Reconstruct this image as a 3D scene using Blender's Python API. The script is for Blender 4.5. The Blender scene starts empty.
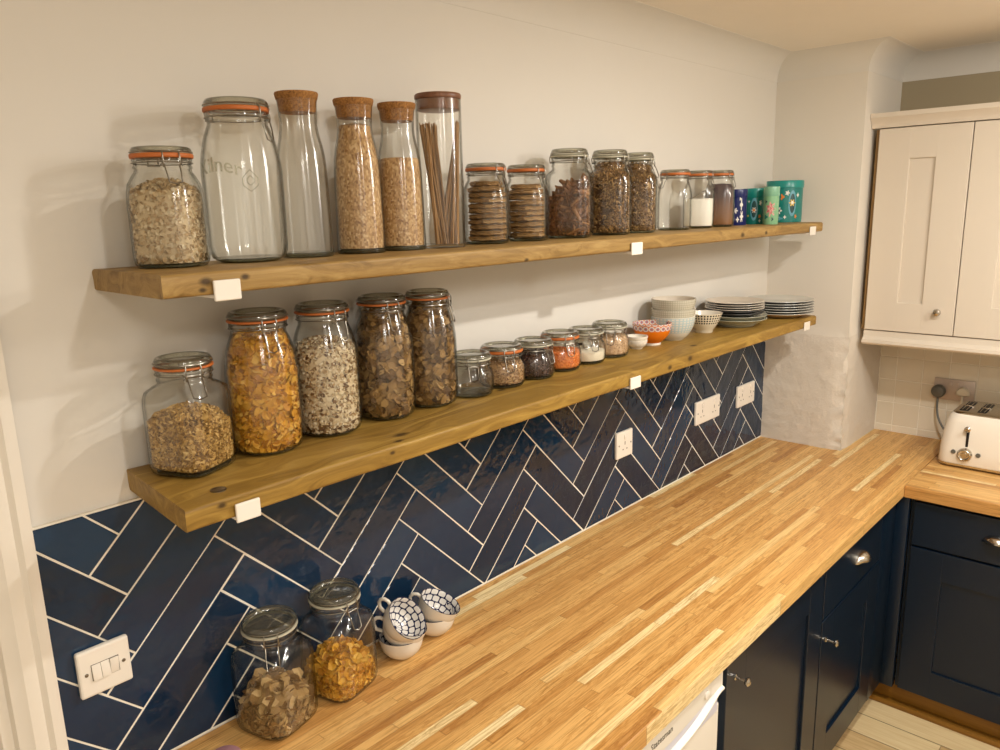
import bpy, bmesh, math, random
from math import sin, cos, pi, radians, floor
from mathutils import Vector, Matrix
random.seed(7)
SC = bpy.context.scene
COL = SC.collection
T = 0.9                       # height of the worktop above the floor

# ------------------------------------------------------------------ helpers
def lin(h):
    h = h.lstrip('#'); o = []
    for i in (0, 2, 4):
        c = int(h[i:i+2], 16) / 255
        o.append(c / 12.92 if c <= .04045 else ((c + .055) / 1.055) ** 2.4)
    return (*o, 1)

class NT:
    def __init__(s, name):
        s.m = bpy.data.materials.new(name); s.m.use_nodes = True
        s.t = s.m.node_tree; s.t.nodes.clear()
        s.out = s.t.nodes.new('ShaderNodeOutputMaterial')
    def n(s, typ, **kw):
        x = s.t.nodes.new('ShaderNode' + typ)
        for k, v in kw.items(): setattr(x, k, v)
        return x
    def put(s, sock, v):
        if v is None: return
        if isinstance(v, bpy.types.NodeSocket): s.t.links.new(v, sock)
        else: sock.default_value = v
    def math(s, op, a, b=None, c=None):
        x = s.n('Math', operation=op)
        for i, v in enumerate((a, b, c)): s.put(x.inputs[i], v) if v is not None else None
        return x.outputs[0]
    def obj(s): return s.n('TexCoord').outputs['Object']
    def uv(s): return s.n('TexCoord').outputs['UV']
    def sep(s, v):
        x = s.n('SeparateXYZ'); s.put(x.inputs[0], v); return x.outputs
    def comb(s, a, b, c):
        x = s.n('CombineXYZ'); [s.put(x.inputs[i], v) for i, v in enumerate((a, b, c))]; return x.outputs[0]
    def noise(s, v, scale, detail=3, rough=.5, dist=0):
        x = s.n('TexNoise'); s.put(x.inputs['Vector'], v); x.inputs['Scale'].default_value = scale
        x.inputs['Detail'].default_value = detail; x.inputs['Roughness'].default_value = rough; x.inputs['Distortion'].default_value = dist
        return x.outputs[0]
    def white(s, v, dim='3D'):
        x = s.n('TexWhiteNoise', noise_dimensions=dim)
        s.put(x.inputs['W' if dim == '1D' else 'Vector'], v); return x.outputs['Value']
    def voro(s, v, scale, out='Distance', feature='F1'):
        x = s.n('TexVoronoi', feature=feature); s.put(x.inputs['Vector'], v); x.inputs['Scale'].default_value = scale
        return x.outputs[out]
    def mapv(s, v, sc):
        x = s.n('Mapping'); s.put(x.inputs['Vector'], v); x.inputs['Scale'].default_value = sc; return x.outputs[0]
    def ramp(s, f, stops, interp='LINEAR'):
        x = s.n('ValToRGB'); s.put(x.inputs[0], f); r = x.color_ramp; r.interpolation = interp
        while len(r.elements) < len(stops): r.elements.new(.5)
        for e, (p, c) in zip(r.elements, stops):
            e.position = p; e.color = lin(c) if isinstance(c, str) else c
        return x.outputs[0]
    def mix(s, f, a, b, typ='MIX'):
        x = s.n('MixRGB', blend_type=typ); s.put(x.inputs[0], f)
        for i, v in ((1, a), (2, b)): s.put(x.inputs[i], lin(v) if isinstance(v, str) else v)
        return x.outputs[0]
    def bump(s, h, strength, dist=.002, normal=None):
        x = s.n('Bump'); x.inputs['Strength'].default_value = strength; x.inputs['Distance'].default_value = dist
        s.put(x.inputs['Height'], h); s.put(x.inputs['Normal'], normal); return x.outputs[0]
    def island(s): return s.n('NewGeometry').outputs['Random Per Island']
    def bsdf(s, col, rough=.5, metal=0, spec=.5, normal=None, coat=0, coat_rough=.05, sss=0):
        x = s.n('BsdfPrincipled'); s.put(x.inputs['Base Color'], lin(col) if isinstance(col, str) else col)
        s.put(x.inputs['Roughness'], rough); x.inputs['Metallic'].default_value = metal
        x.inputs['Specular IOR Level'].default_value = spec; s.put(x.inputs['Normal'], normal)
        x.inputs['Coat Weight'].default_value = coat; x.inputs['Coat Roughness'].default_value = coat_rough
        s.t.links.new(x.outputs[0], s.out.inputs[0]); return x

class MB:
    """collects geometry for one mesh object"""
    def __init__(s): s.v = []; s.f = []; s.mi = []; s.uv = {}
    def add(s, vs, fs, mat=0, uvs=None):
        o = len(s.v); s.v += [tuple(p) for p in vs]
        for i, f in enumerate(fs):
            if uvs: s.uv[len(s.f)] = uvs[i]
            s.f.append([k + o for k in f]); s.mi.append(mat)
    def xf(s, M, start=0):
        for i in range(start, len(s.v)): s.v[i] = tuple(M @ Vector(s.v[i]))
        return s
    def build(s, name, mats, parent=None, loc=(0, 0, 0), rot=None, smooth=40, recalc=False):
        me = bpy.data.meshes.new(name); me.from_pydata(s.v, [], s.f)
        for m in (mats if isinstance(mats, (list, tuple)) else [mats]): me.materials.append(m)
        me.polygons.foreach_set('material_index', s.mi)
        if s.uv:
            l = me.uv_layers.new(name='UVMap')
            for p in me.polygons:
                for k, li in enumerate(p.loop_indices):
                    u = s.uv.get(p.index)
                    if u: l.data[li].uv = u[k]
        if recalc:
            b = bmesh.new(); b.from_mesh(me); bmesh.ops.recalc_face_normals(b, faces=b.faces); b.to_mesh(me); b.free()
        if smooth:
            me.shade_smooth(); me.set_sharp_from_angle(angle=radians(smooth))
        me.update()
        o = bpy.data.objects.new(name, me); COL.objects.link(o)
        o.location = loc
        if rot: o.rotation_euler = rot
        if parent: o.parent = parent
        return o

def box(mb, x0, x1, y0, y1, z0, z1, bev=0, mat=0, seg=2):
    b = bmesh.new()
    bmesh.ops.create_cube(b, size=1)
    for v in b.verts: v.co = Vector(((x0+x1)/2 + v.co.x*(x1-x0), (y0+y1)/2 + v.co.y*(y1-y0), (z0+z1)/2 + v.co.z*(z1-z0)))
    if bev: bmesh.ops.bevel(b, geom=b.edges[:], offset=bev, segments=seg, profile=.5, affect='EDGES')
    mb_bm(mb, b, mat)

def mb_bm(mb, b, mat=0, M=None):
    b.verts.ensure_lookup_table(); b.verts.index_update()
    vs = [(M @ v.co if M else v.co) for v in b.verts]
    mb.add(vs, [[v.index for v in f.verts] for f in b.faces], mat); b.free()

def se(n, th):
    c, s_ = abs(cos(th)), abs(sin(th))
    return 1.0 if n <= 2 else (c**n + s_**n) ** (-1/n)

def lathe(mb, prof, seg=40, mat=0, cap0=True, cap1=True, close=False, x=0, y=0, jit=None):
    """prof: (radius, z[, squareness]) rings from first to last"""
    vs = []; fs = []; uvs = []; n = len(prof); arc = [0]
    for i in range(1, n): arc.append(arc[-1] + math.hypot(prof[i][0]-prof[i-1][0], prof[i][1]-prof[i-1][1]))
    for i, p in enumerate(prof):
        q = p[2] if len(p) > 2 else 2
        for k in range(seg):
            th = 2*pi*(k+.5)/seg; r = p[0]*se(q, th); z = p[1]
            if jit: r, z = jit(i, k, r, z)
            vs.append((x + r*cos(th), y + r*sin(th), z))
    for i in range(n-1 if not close else n):
        j = (i+1) % n
        for k in range(seg):
            k2 = (k+1) % seg
            fs.append((i*seg+k, i*seg+k2, j*seg+k2, j*seg+k))
            uvs.append(((k/seg, arc[i]), ((k+1)/seg, arc[i]), ((k+1)/seg, arc[j]), (k/seg, arc[j])))
    if not close:
        if cap0:
            c = len(vs); vs.append((x, y, prof[0][1]))
            for k in range(seg): fs.append((c, (k+1) % seg, k)); uvs.append(((0, 0),)*3)
        if cap1:
            c = len(vs); vs.append((x, y, prof[-1][1])); o = (n-1)*seg
            for k in range(seg): fs.append((c, o+k, o+(k+1) % seg)); uvs.append(((0, arc[-1]),)*3)
    mb.add(vs, fs, mat, uvs)

def tube(mb, pts, r, seg=6, closed=False, mat=0):
    P = [Vector(p) for p in pts]; n = len(P); vs = []; fs = []
    up = None
    for i in range(n):
        a = P[i-1] if (i or closed) else P[i]; b = P[(i+1) % n] if (i < n-1 or closed) else P[i]
        d = (b-a).normalized()
        if up is None: up = d.orthogonal().normalized()
        up = (up - d*up.dot(d))
        up = up.normalized() if up.length > 1e-6 else d.orthogonal().normalized()
        w = d.cross(up)
        for k in range(seg):
            t = 2*pi*k/seg; vs.append(P[i] + (up*cos(t) + w*sin(t))*r)
    for i in range(n if closed else n-1):
        j = (i+1) % n
        for k in range(seg): fs.append((i*seg+k, i*seg+(k+1) % seg, j*seg+(k+1) % seg, j*seg+k))
    if not closed:
        fs.append(tuple(range(seg))[::-1]); fs.append(tuple((n-1)*seg+k for k in range(seg)))
    mb.add(vs, fs, mat)

def ring_pts(r, z, n=28, q=2, a0=0, a1=2*pi):
    return [(r*se(q, a0+(a1-a0)*i/n)*cos(a0+(a1-a0)*i/n), r*se(q, a0+(a1-a0)*i/n)*sin(a0+(a1-a0)*i/n), z) for i in range(n)]

def thing(name, label, cat, loc=(0, 0, 0), rz=0, group=None, rot=None):
    o = bpy.data.objects.new(name, None); COL.objects.link(o); o.empty_display_size = .05
    o.location = loc; o.rotation_euler = rot or (0, 0, rz)
    return tag(o, label, cat, group)
def tag(o, label=None, cat=None, group=None, kind=None):
    if label: o['label'] = label
    if cat: o['category'] = cat
    if group: o['group'] = group
    if kind: o['kind'] = kind
    return o
def struct(o, label=None): return tag(o, label, None, None, 'structure')

# ------------------------------------------------------------------ camera
CAM = Vector((-.3498, -1.3236, T + .9875)); YAW, PITCH, ROLL, F = .7479, -.2156, -.025, 764.17
def cam_basis():
    f = Vector((cos(YAW)*cos(PITCH), sin(YAW)*cos(PITCH), sin(PITCH))); r = Vector((sin(YAW), -cos(YAW), 0)); u = r.cross(f)
    return cos(ROLL)*r + sin(ROLL)*u, -sin(ROLL)*r + cos(ROLL)*u, f
r_, u_, f_ = cam_basis()
cd = bpy.data.cameras.new('camera'); cam = bpy.data.objects.new('camera', cd); COL.objects.link(cam)
cam.matrix_world = Matrix(((r_.x, u_.x, -f_.x, CAM.x), (r_.y, u_.y, -f_.y, CAM.y), (r_.z, u_.z, -f_.z, CAM.z), (0, 0, 0, 1)))
cd.sensor_width = 36; cd.lens = F / 1000 * 36; cd.clip_start = .02
SC.camera = cam
def az(x, y): return math.atan2(CAM.y - y, CAM.x - x)      # direction from a thing to where one stands

# ------------------------------------------------------------------ materials
M = {}
def simple(key, col, rough=.5, **k):
    t = NT(key); t.bsdf(col, rough, **k); M[key] = t.m
def plaster(key, col, bumpy, scale=9, rough=.75):
    t = NT(key); o = t.obj()
    n1 = t.noise(o, scale, 4, .6); n2 = t.noise(o, scale*7, 3)
    c = t.mix(t.math('MULTIPLY', n1, .08), col, '#b9ad98')
    nb = t.bump(n2, bumpy*.35, .0015, t.bump(n1, bumpy, .006))
    t.bsdf(c, rough, spec=.3, normal=nb); M[key] = t.m
plaster('wall_paint', '#ddd8cf', .16, 5, .6)
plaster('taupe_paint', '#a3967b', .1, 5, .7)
plaster('ceiling_paint', '#efe7da', .06)
def rough_plaster():
    t = NT('rough_plaster'); o = t.obj(); z = t.sep(o)[2]
    low = t.math('LESS_THAN', t.math('ADD', z, t.math('MULTIPLY', t.noise(o, 14), .03)), T + .475)
    n1 = t.noise(o, 22, 6, .65); n2 = t.noise(t.mapv(o, (1, 1, .6)), 26, 5, .7); n3 = t.noise(o, 120, 2)
    h = t.math('ADD', n2, t.math('MULTIPLY', n1, 1.2)); h = t.math('ADD', h, t.math('MULTIPLY', n3, .25))
    st = t.math('ADD', .04, t.math('MULTIPLY', low, .30))
    b = t.n('Bump'); t.put(b.inputs['Strength'], st); b.inputs['Distance'].default_value = .008; t.put(b.inputs['Height'], h)
    pits = t.ramp(t.noise(o, 48, 4, .7), [(.66, (0, 0, 0, 1)), (.74, (1, 1, 1, 1))])
    c = t.mix(t.math('MULTIPLY', low, .55), '#ddd6ca', '#d2c8ba')
    c = t.mix(t.math('MULTIPLY', t.math('MULTIPLY', pits, low), .35), c, '#efe6d6')
    t.bsdf(c, .8, spec=.25, normal=b.outputs[0]); M['rough_plaster'] = t.m
rough_plaster()
simple('white_gloss_paint', '#e6dfd3', .3)
simple('door_cream', '#d6cbbb', .38)
simple('carcass_oak', '#8a6a3c', .5)
simple('white_plastic', '#ece5da', .25)
simple('grout', '#ece5d6', .8)
simple('steel', '#c9c2b6', .22, metal=1)
simple('wire_steel', '#8d877c', .3, metal=1)
simple('brushed_plate', '#bfb0a4', .4, metal=.3)
simple('dark', '#0b0b0c', .5)
simple('dark_gap', '#08080a', .8)
simple('grey_plastic', '#5f5d55', .45)
simple('cream_plug', '#d6cdb8', .35)
simple('orange_rubber', '#c0692c', .5)
simple('clear_rubber', '#b9b39e', .4)
simple('appliance_white', '#e9e4da', .25)
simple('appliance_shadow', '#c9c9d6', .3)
simple('grey_ink', '#6d6557', .5)
simple('toaster_cream', '#ece4d6', .22, coat=.5)
simple('pink_lid', '#a77a80', .3)
simple('plate_grey', '#cfccc2', .25)
simple('plate_cream', '#d9cdbb', .25)
simple('plate_sage', '#a9a894', .25)
simple('plate_dark', '#3c3b3a', .3)
simple('plate_rim', '#4b4540', .35)
simple('plate_tan', '#b99a6b', .4)
simple('china_white', '#e2dacb', .2)
simple('china_blue', '#1c2340', .2)
simple('orange_glaze', '#e07812', .18)
simple('scoop_white', '#d6d2c8', .3)
simple('spaghetti', '#a07848', .6)
simple('sugar', '#efe9dd', .8)
simple('flour', '#e3d8c2', .9)

def thin_glass(key, tint, edge, refl=1.0, rough=.03, start=.55, aniso=0, body=None, bodyw=0):
    t = NT(key)
    lw = t.n('LayerWeight'); lw.inputs['Blend'].default_value = .5; f = lw.outputs['Facing']
    col = t.ramp(f, [(0, tint), (start, tint), (1, edge)])
    tr = t.n('BsdfTransparent'); t.put(tr.inputs[0], col)
    gl = t.n('BsdfAnisotropic'); gl.inputs['Color'].default_value = (1, 1, 1, 1); gl.inputs['Roughness'].default_value = rough
    if aniso:
        gl.inputs['Anisotropy'].default_value = aniso
        tg = t.n('Tangent', direction_type='RADIAL', axis='Z'); t.put(gl.inputs['Tangent'], tg.outputs[0])
    fr = t.math('MULTIPLY', t.math('ADD', .04, t.math('MULTIPLY', t.math('POWER', f, 5), .8)), refl)
    base = tr.outputs[0]
    if body:
        df = t.n('BsdfDiffuse'); df.inputs[0].default_value = lin(body); m0 = t.n('MixShader'); m0.inputs[0].default_value = bodyw
        t.t.links.new(base, m0.inputs[1]); t.t.links.new(df.outputs[0], m0.inputs[2]); base = m0.outputs[0]
    ms = t.n('MixShader'); t.put(ms.inputs[0], fr); t.t.links.new(base, ms.inputs[1]); t.t.links.new(gl.outputs[0], ms.inputs[2])
    t.t.links.new(ms.outputs[0], t.out.inputs[0]); M[key] = t.m
thin_glass('jar_glass', (.985, .985, .975, 1), (.16, .17, .14, 1), 1.0, .09, .55, .85)
thin_glass('lid_glass', (.82, .82, .75, 1), (.12, .12, .09, 1), 1.5, .08, .3, 0, '#8d8674', .14)
thin_glass('emboss_glass', (.86, .86, .80, 1), (.4, .4, .35, 1), 1.6, .12, .4)
thin_glass('base_glass', (.66, .68, .58, 1), (.18, .20, .15, 1), 1.0, .08, .3, 0, '#6d6a55', .22)

def staves(key, along):
    t = NT(key); s = t.sep(t.obj()); a, c = (s[0], s[1]) if along == 'x' else (s[1], s[0])
    W = .0212
    cz = t.math('ADD', c, s[2]); cr = t.math('DIVIDE', c, W); row = t.math('FLOOR', cr); r1 = t.white(row, '1D'); r2 = t.white(t.math('ADD', row, 41.3), '1D')
    ln = t.math('ADD', .30, t.math('MULTIPLY', r2, .45))
    al = t.math('DIVIDE', t.math('ADD', a, t.math('MULTIPLY', r1, 3.7)), ln)
    wob = t.math('ADD', al, t.math('MULTIPLY', t.white(t.math('FLOOR', al), '1D'), 0))
    cid = t.math('FLOOR', wob); rid = t.white(t.comb(row, cid, 3.1)); rid2 = t.white(t.comb(row, cid, 9.7))
    base = t.ramp(rid, [(0, '#b98549'), (.12, '#c99756'), (.4, '#d5a563'), (.7, '#dcae6b'), (.90, '#e2b876'), (.955, '#efd39a'), (1, '#f4deac')])
    g = t.comb(t.math('MULTIPLY', a, 9), t.math('ADD', t.math('MULTIPLY', cz, 240), t.math('MULTIPLY', rid2, 50)), t.math('MULTIPLY', rid, 30))
    gr = t.noise(g, 1, 4, .6, .8)
    g2 = t.noise(t.comb(t.math('MULTIPLY', a, 14), t.math('ADD', t.math('MULTIPLY', cz, 75), t.math('MULTIPLY', rid, 9)), rid2), 1, 3, .6, 2.2)
    col = t.mix(1, base, t.ramp(gr, [(.32, (.68, .61, .50, 1)), (.56, (1.05, 1.05, 1.04, 1))]), 'MULTIPLY')
    col = t.mix(t.math('MULTIPLY', rid2, .9), col, t.mix(1, col, t.ramp(g2, [(.38, (.74, .64, .50, 1)), (.52, (1, 1, 1, 1))]), 'MULTIPLY'))
    fx = t.math('FRACT', cr); edge = t.math('MINIMUM', fx, t.math('SUBTRACT', 1, fx))
    fa = t.math('FRACT', wob); ea = t.math('MULTIPLY', t.math('MINIMUM', fa, t.math('SUBTRACT', 1, fa)), 8)
    e = t.math('LESS_THAN', t.math('MINIMUM', edge, ea), .022)
    col = t.mix(t.math('MULTIPLY', e, .35), col, '#7b5024')
    t.bsdf(col, t.math('ADD', .30, t.math('MULTIPLY', gr, .16)), spec=.45, normal=t.bump(gr, .06, .001)); M[key] = t.m
staves('oak_staves', 'x'); staves('oak_staves_return', 'y')

def board(key, c0, c1, c2, knots):
    t = NT(key); o = t.obj(); s = t.sep(o)
    warp = t.noise(t.mapv(o, (1.6, 5, 5)), 1.5, 2)
    v = t.comb(t.math('MULTIPLY', s[0], 2.2), t.math('ADD', t.math('MULTIPLY', s[1], 40), t.math('MULTIPLY', warp, 14)), t.math('MULTIPLY', s[2], 40))
    g = t.noise(v, 1, 5, .62, .6); fine = t.noise(t.mapv(o, (18, 260, 260)), 1, 2)
    big = t.noise(t.mapv(o, (2, 6, 6)), 1, 3)
    col = t.ramp(g, [(.30, c0), (.5, c1), (.68, c2)])
    col = t.mix(t.math('MULTIPLY', fine, .45), col, c0); col = t.mix(t.math('MULTIPLY', big, .45), col, c1)
    for (kx, ky, kz, kr) in knots:
        d = t.n('VectorMath', operation='DISTANCE'); t.put(d.inputs[0], t.mapv(o, (.6, 1, 1))); d.inputs[1].default_value = (kx*.6, ky, kz)
        k = t.ramp(t.math('DIVIDE', d.outputs['Value'], kr), [(.35, (1, 1, 1, 1)), (1, (0, 0, 0, 1))])
        col = t.mix(t.math('MULTIPLY', k, .85), col, '#2c1a0a')
    t.bsdf(col, .5, spec=.35, normal=t.bump(t.math('ADD', g, fine), .25, .0015)); M[key] = t.m

def tile_mat(key, cols, rough, bumpy, scale, coat=0):
    t = NT(key); o = t.obj(); r = t.island()
    n = t.noise(o, scale, 3, .5); n2 = t.noise(o, scale*3.2, 2)
    c = t.ramp(t.math('ADD', t.math('MULTIPLY', r, .55), t.math('MULTIPLY', n, .45)), cols)
    t.bsdf(c, rough, spec=.5, normal=t.bump(t.math('ADD', n, t.math('MULTIPLY', n2, .25)), bumpy, .01), coat=coat, coat_rough=.03); M[key] = t.m
tile_mat('navy_glaze', [(.2, '#0d2238'), (.5, '#122d48'), (.8, '#183652')], .07, .75, 8)
tile_mat('cream_tile', [(.2, '#d8cdb8'), (.8, '#e2d9c6')], .25, .05, 9)

def navy():
    t = NT('navy_paint'); o = t.obj(); n = t.noise(t.mapv(o, (60, 60, 4)), 1, 2)
    t.bsdf('#081a2b', .3, spec=.5, normal=t.bump(n, .04, .001)); M['navy_paint'] = t.m
navy()
def floor_mat():
    t = NT('floor_board'); s = t.sep(t.obj()); W = .12
    r = t.math('DIVIDE', s[0], W); row = t.math('FLOOR', r); rn = t.white(row, '1D')
    al = t.math('DIVIDE', t.math('ADD', s[1], t.math('MULTIPLY', rn, 5)), 1.1); cid = t.math('FLOOR', al)
    rid = t.white(t.comb(row, cid, 1.7))
    g = t.noise(t.comb(t.math('MULTIPLY', s[0], 110), t.math('MULTIPLY', s[1], 5), rid), 1, 4, .6, .6)
    col = t.ramp(t.math('ADD', t.math('MULTIPLY', rid, .4), t.math('MULTIPLY', g, .6)), [(.2, '#a88454'), (.5, '#cdb080'), (.8, '#e2cda0')])
    fx = t.math('FRACT', r); fa = t.math('FRACT', al)
    e = t.math('LESS_THAN', t.math('MINIMUM', t.math('MINIMUM', fx, t.math('SUBTRACT', 1, fx)), t.math('MULTIPLY', fa, 9)), .02)
    t.bsdf(t.mix(t.math('MULTIPLY', e, .7), col, '#4a3114'), .4, normal=t.bump(g, .08, .001)); M['floor_board'] = t.m
floor_mat()
def wood_plain(key, c0, c1, sc=(3, 60, 60)):
    t = NT(key); g = t.noise(t.mapv(t.obj(), sc), 1, 4, .6, .5)
    t.bsdf(t.ramp(g, [(.3, c0), (.7, c1)]), .5, normal=t.bump(g, .1, .001)); M[key] = t.m
wood_plain('plinth_wood', '#7a5218', '#97691f', (60, 3, 60))
def cork():
    t = NT('cork'); o = t.obj(); n = t.noise(o, 260, 3, .7); n2 = t.voro(o, 190)
    c = t.ramp(n, [(.3, '#6d4520'), (.5, '#9a6a34'), (.7, '#b58346')])
    t.bsdf(t.mix(t.ramp(n2, [(.1, (1, 1, 1, 1)), (.25, (0, 0, 0, 1))]), c, '#5f3c1c'), .85, normal=t.bump(n, .3, .001)); M['cork'] = t.m
cork()
def wood_lid():
    t = NT('dark_wood_lid'); g = t.noise(t.mapv(t.obj(), (60, 400, 60)), 1, 3, .6)
    t.bsdf(t.ramp(g, [(.3, '#6a452f'), (.7, '#85593e')]), .4); M['dark_wood_lid'] = t.m
wood_lid()
def pieces_mat(key, stops, rough=.75, nsc=90, nmix=.12, spec=.3):
    t = NT(key); r = t.island(); n = t.noise(t.obj(), nsc, 3)
    f = t.math('ADD', t.math('MULTIPLY', r, 1-nmix), t.math('MULTIPLY', n, nmix))
    t.bsdf(t.ramp(f, stops), rough, spec=spec, normal=t.bump(n, .2, .002)); M[key] = t.m
pieces_mat('oats', [(0, '#9d7d52'), (.35, '#bda27a'), (.7, '#d2bd98'), (1, '#e4d6b8')], nsc=140)
pieces_mat('cornflake', [(0, '#96601a'), (.3, '#bd8222'), (.7, '#d39c30'), (1, '#e6bf62')], .55)
pieces_mat('muesli', [(0, '#4a2f1c'), (.18, '#77583a'), (.3, '#a88a62'), (.6, '#d0bb96'), (1, '#ebdfc6')], nmix=.1)
pieces_mat('branflake', [(0, '#4e351b'), (.4, '#7a5a32'), (.75, '#9a7846'), (1, '#b8965f')], .7)
pieces_mat('branflake_pale', [(0, '#664a2a'), (.4, '#8c6c40'), (.75, '#a68755'), (1, '#bda173')], .7)
pieces_mat('granola', [(0, '#54381a'), (.3, '#8a662f'), (.7, '#b8924f'), (1, '#d8b87c')], .7, nmix=.12)
pieces_mat('mixed_seed', [(0, '#3a2112'), (.35, '#7d5635'), (.65, '#b08a5e'), (1, '#d8bf96')], nmix=.1)
pieces_mat('dark_bean', [(0, '#1e1310'), (.5, '#3b2722'), (1, '#5d443a')], .45, nmix=.1)
pieces_mat('red_lentil', [(0, '#c05a1c'), (.5, '#dd7a30'), (1, '#ea9a55')], .6, nmix=.1)
pieces_mat('pink_grain', [(0, '#a5805c'), (.5, '#c29f7a'), (1, '#d8bd9b')], .7, nmix=.1)
pieces_mat('penne', [(0, '#54301a'), (.5, '#7a4c28'), (1, '#a07445')], .5)
pieces_mat('twist', [(0, '#4e331b'), (.5, '#866236'), (1, '#bb9862')], .55, nmix=.1)
pieces_mat('crispbread', [(0, '#6e4f2a'), (.5, '#927044'), (1, '#b8986a')], .7, 120, .6)
def rice_mat():
    t = NT('brown_rice'); o = t.obj(); v = t.n('TexVoronoi'); t.put(v.inputs['Vector'], t.mapv(o, (1, 1, .7))); v.inputs['Scale'].default_value = 300
    r = t.white(v.outputs['Color'])
    c = t.ramp(r, [(0, '#8a6237'), (.25, '#ad8553'), (.7, '#c6a06e'), (1, '#dcbf92')])
    t.bsdf(c, .7, normal=t.bump(v.outputs['Distance'], -.6, .004)); M['brown_rice'] = t.m
rice_mat()
def spice_mat():
    t = NT('layered_sugar'); o = t.obj(); z = t.sep(o)[2]; n = t.noise(o, 60, 3)
    f = t.math('ADD', z, t.math('MULTIPLY', n, .03))
    t.bsdf(t.ramp(t.math('DIVIDE', f, .14), [(.15, '#8a5e36'), (.6, '#6f4d3a'), (.85, '#4c3d40')]), .85, normal=t.bump(t.noise(o, 400, 2), .3, .002)); M['layered_sugar'] = t.m
spice_mat()
def lattice():
    t = NT('blue_lattice'); s = t.sep(t.uv()); V = t.math('DIVIDE', s[1], .0155); row = t.math('FLOOR', V)
    U = t.math('ADD', t.math('MULTIPLY', s[0], 15), t.math('MULTIPLY', row, .5))
    fx = t.math('ABSOLUTE', t.math('SUBTRACT', t.math('FRACT', U), .5)); fy = t.math('ABSOLUTE', t.math('SUBTRACT', t.math('FRACT', V), .5))
    d = t.math('POWER', t.math('ADD', t.math('POWER', fx, 4), t.math('POWER', fy, 4)), 1/4)
    t.bsdf(t.mix(t.math('GREATER_THAN', d, .425), '#e4e0da', '#1b2247'), .18); M['blue_lattice'] = t.m
lattice()
def band_bowl(key, base, ink, v0, v1, nu, nv, thr=.3, grid=False):
    """a printed band between two heights of the outside (v = distance along the profile)"""
    t = NT(key); s = t.sep(t.uv()); U = t.math('MULTIPLY', s[0], nu); V = t.math('MULTIPLY', t.math('DIVIDE', t.math('SUBTRACT', s[1], v0), v1-v0), nv)
    ins = t.math('MULTIPLY', t.math('GREATER_THAN', s[1], v0), t.math('LESS_THAN', s[1], v1))
    fx = t.math('ABSOLUTE', t.math('SUBTRACT', t.math('FRACT', U), .5)); fy = t.math('ABSOLUTE', t.math('SUBTRACT', t.math('FRACT', V), .5))
    if grid: p = t.math('GREATER_THAN', t.math('MAXIMUM', fx, fy), thr)
    else: p = t.math('LESS_THAN', t.math('SQRT', t.math('ADD', t.math('MULTIPLY', fx, fx), t.math('MULTIPLY', fy, fy))), thr)
    t.bsdf(t.mix(t.math('MULTIPLY', ins, p), base, ink), .22); M[key] = t.m
band_bowl('bowl_blue_print', '#cfcabb', '#a9bcbe', .036, .085, 34, 6, .33, True)
band_bowl('bowl_grey_print', '#c2bcaa', '#a8a28e', .030, .095, 60, 9, .40, True)
band_bowl('bowl_black_print', '#ddd2ba', '#262322', .036, .072, 36, 4, .33)

# ------------------------------------------------------------------ room shell
XL, XR, XP, YC = -1.5, 3.13, 2.719, -.33
YF, ZC = -2.75, T + 1.527
def plane_box(name, x0, x1, y0, y1, z0, z1, mat, label, bev=0):
    b = MB(); box(b, x0, x1, y0, y1, z0, z1, bev); return struct(b.build(name, M[mat], smooth=0 if not bev else 40), label)
plane_box('floor', XL-.1, XR+.1, YF-.1, .2, -.06, 0, 'floor_board', 'pale wooden board floor')
plane_box('ceiling', XL-.1, XR+.1, YF-.1, .2, ZC, ZC+.06, 'ceiling_paint', 'cream painted ceiling')
plane_box('wall_left', -.08, XR+.1, .008, .12, 0, ZC, 'wall_paint', 'long off-white wall carrying the two shelves')
b = MB(); box(b, XL-.1, -.96, .008, .12, 0, ZC); box(b, -.96, -.08, .008, .12, 2.02, ZC)
struct(b.build('wall_rear', M['wall_paint'], smooth=0), 'off-white wall around the doorway')
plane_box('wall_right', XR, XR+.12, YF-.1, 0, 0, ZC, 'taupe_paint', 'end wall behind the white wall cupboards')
plane_box('wall_front', XL-.1, XR, YF-.12, YF, 0, ZC, 'wall_paint', 'wall opposite the shelves')
plane_box('wall_back', XL-.12, XL, YF, 0, 0, ZC, 'wall_paint', 'end wall behind the camera')
# door and architrave at the left
b = MB(); box(b, -.94, -.10, .03, .07, .005, 2.0, .003)
for z0, z1 in ((.15, .95), (1.1, 1.85)):
    for x0, x1 in ((-.84, -.57), (-.47, -.2)): box(b, x0, x1, .024, .034, z0, z1, .004)
struct(b.build('door_1', M['white_gloss_paint']), 'white panelled door at the left edge')
b = MB()
prof = [(0, .0), (0, .018), (.010, .020), (.018, .024), (.026, .018), (.034, .021), (.046, .021), (.054, .016), (.066, .012), (.070, .0)]
n = len(prof)
for z in (0, 2.09):
    pass
vs = [(-.0295 - a, -d, z) for z in (0.0, 2.09) for a, d in prof]
fs = [(i, i+1, n+i+1, n+i) for i in range(n-1)] + [tuple(range(n)), tuple(range(n, 2*n))[::-1]]
b.add(vs, fs); box(b, -.115, -.092, 0.0, .12, 0, 2.02, .001)
struct(b.build('trim_2', M['white_gloss_paint'], smooth=30, recalc=True), 'white moulded architrave beside the light switch')

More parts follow.
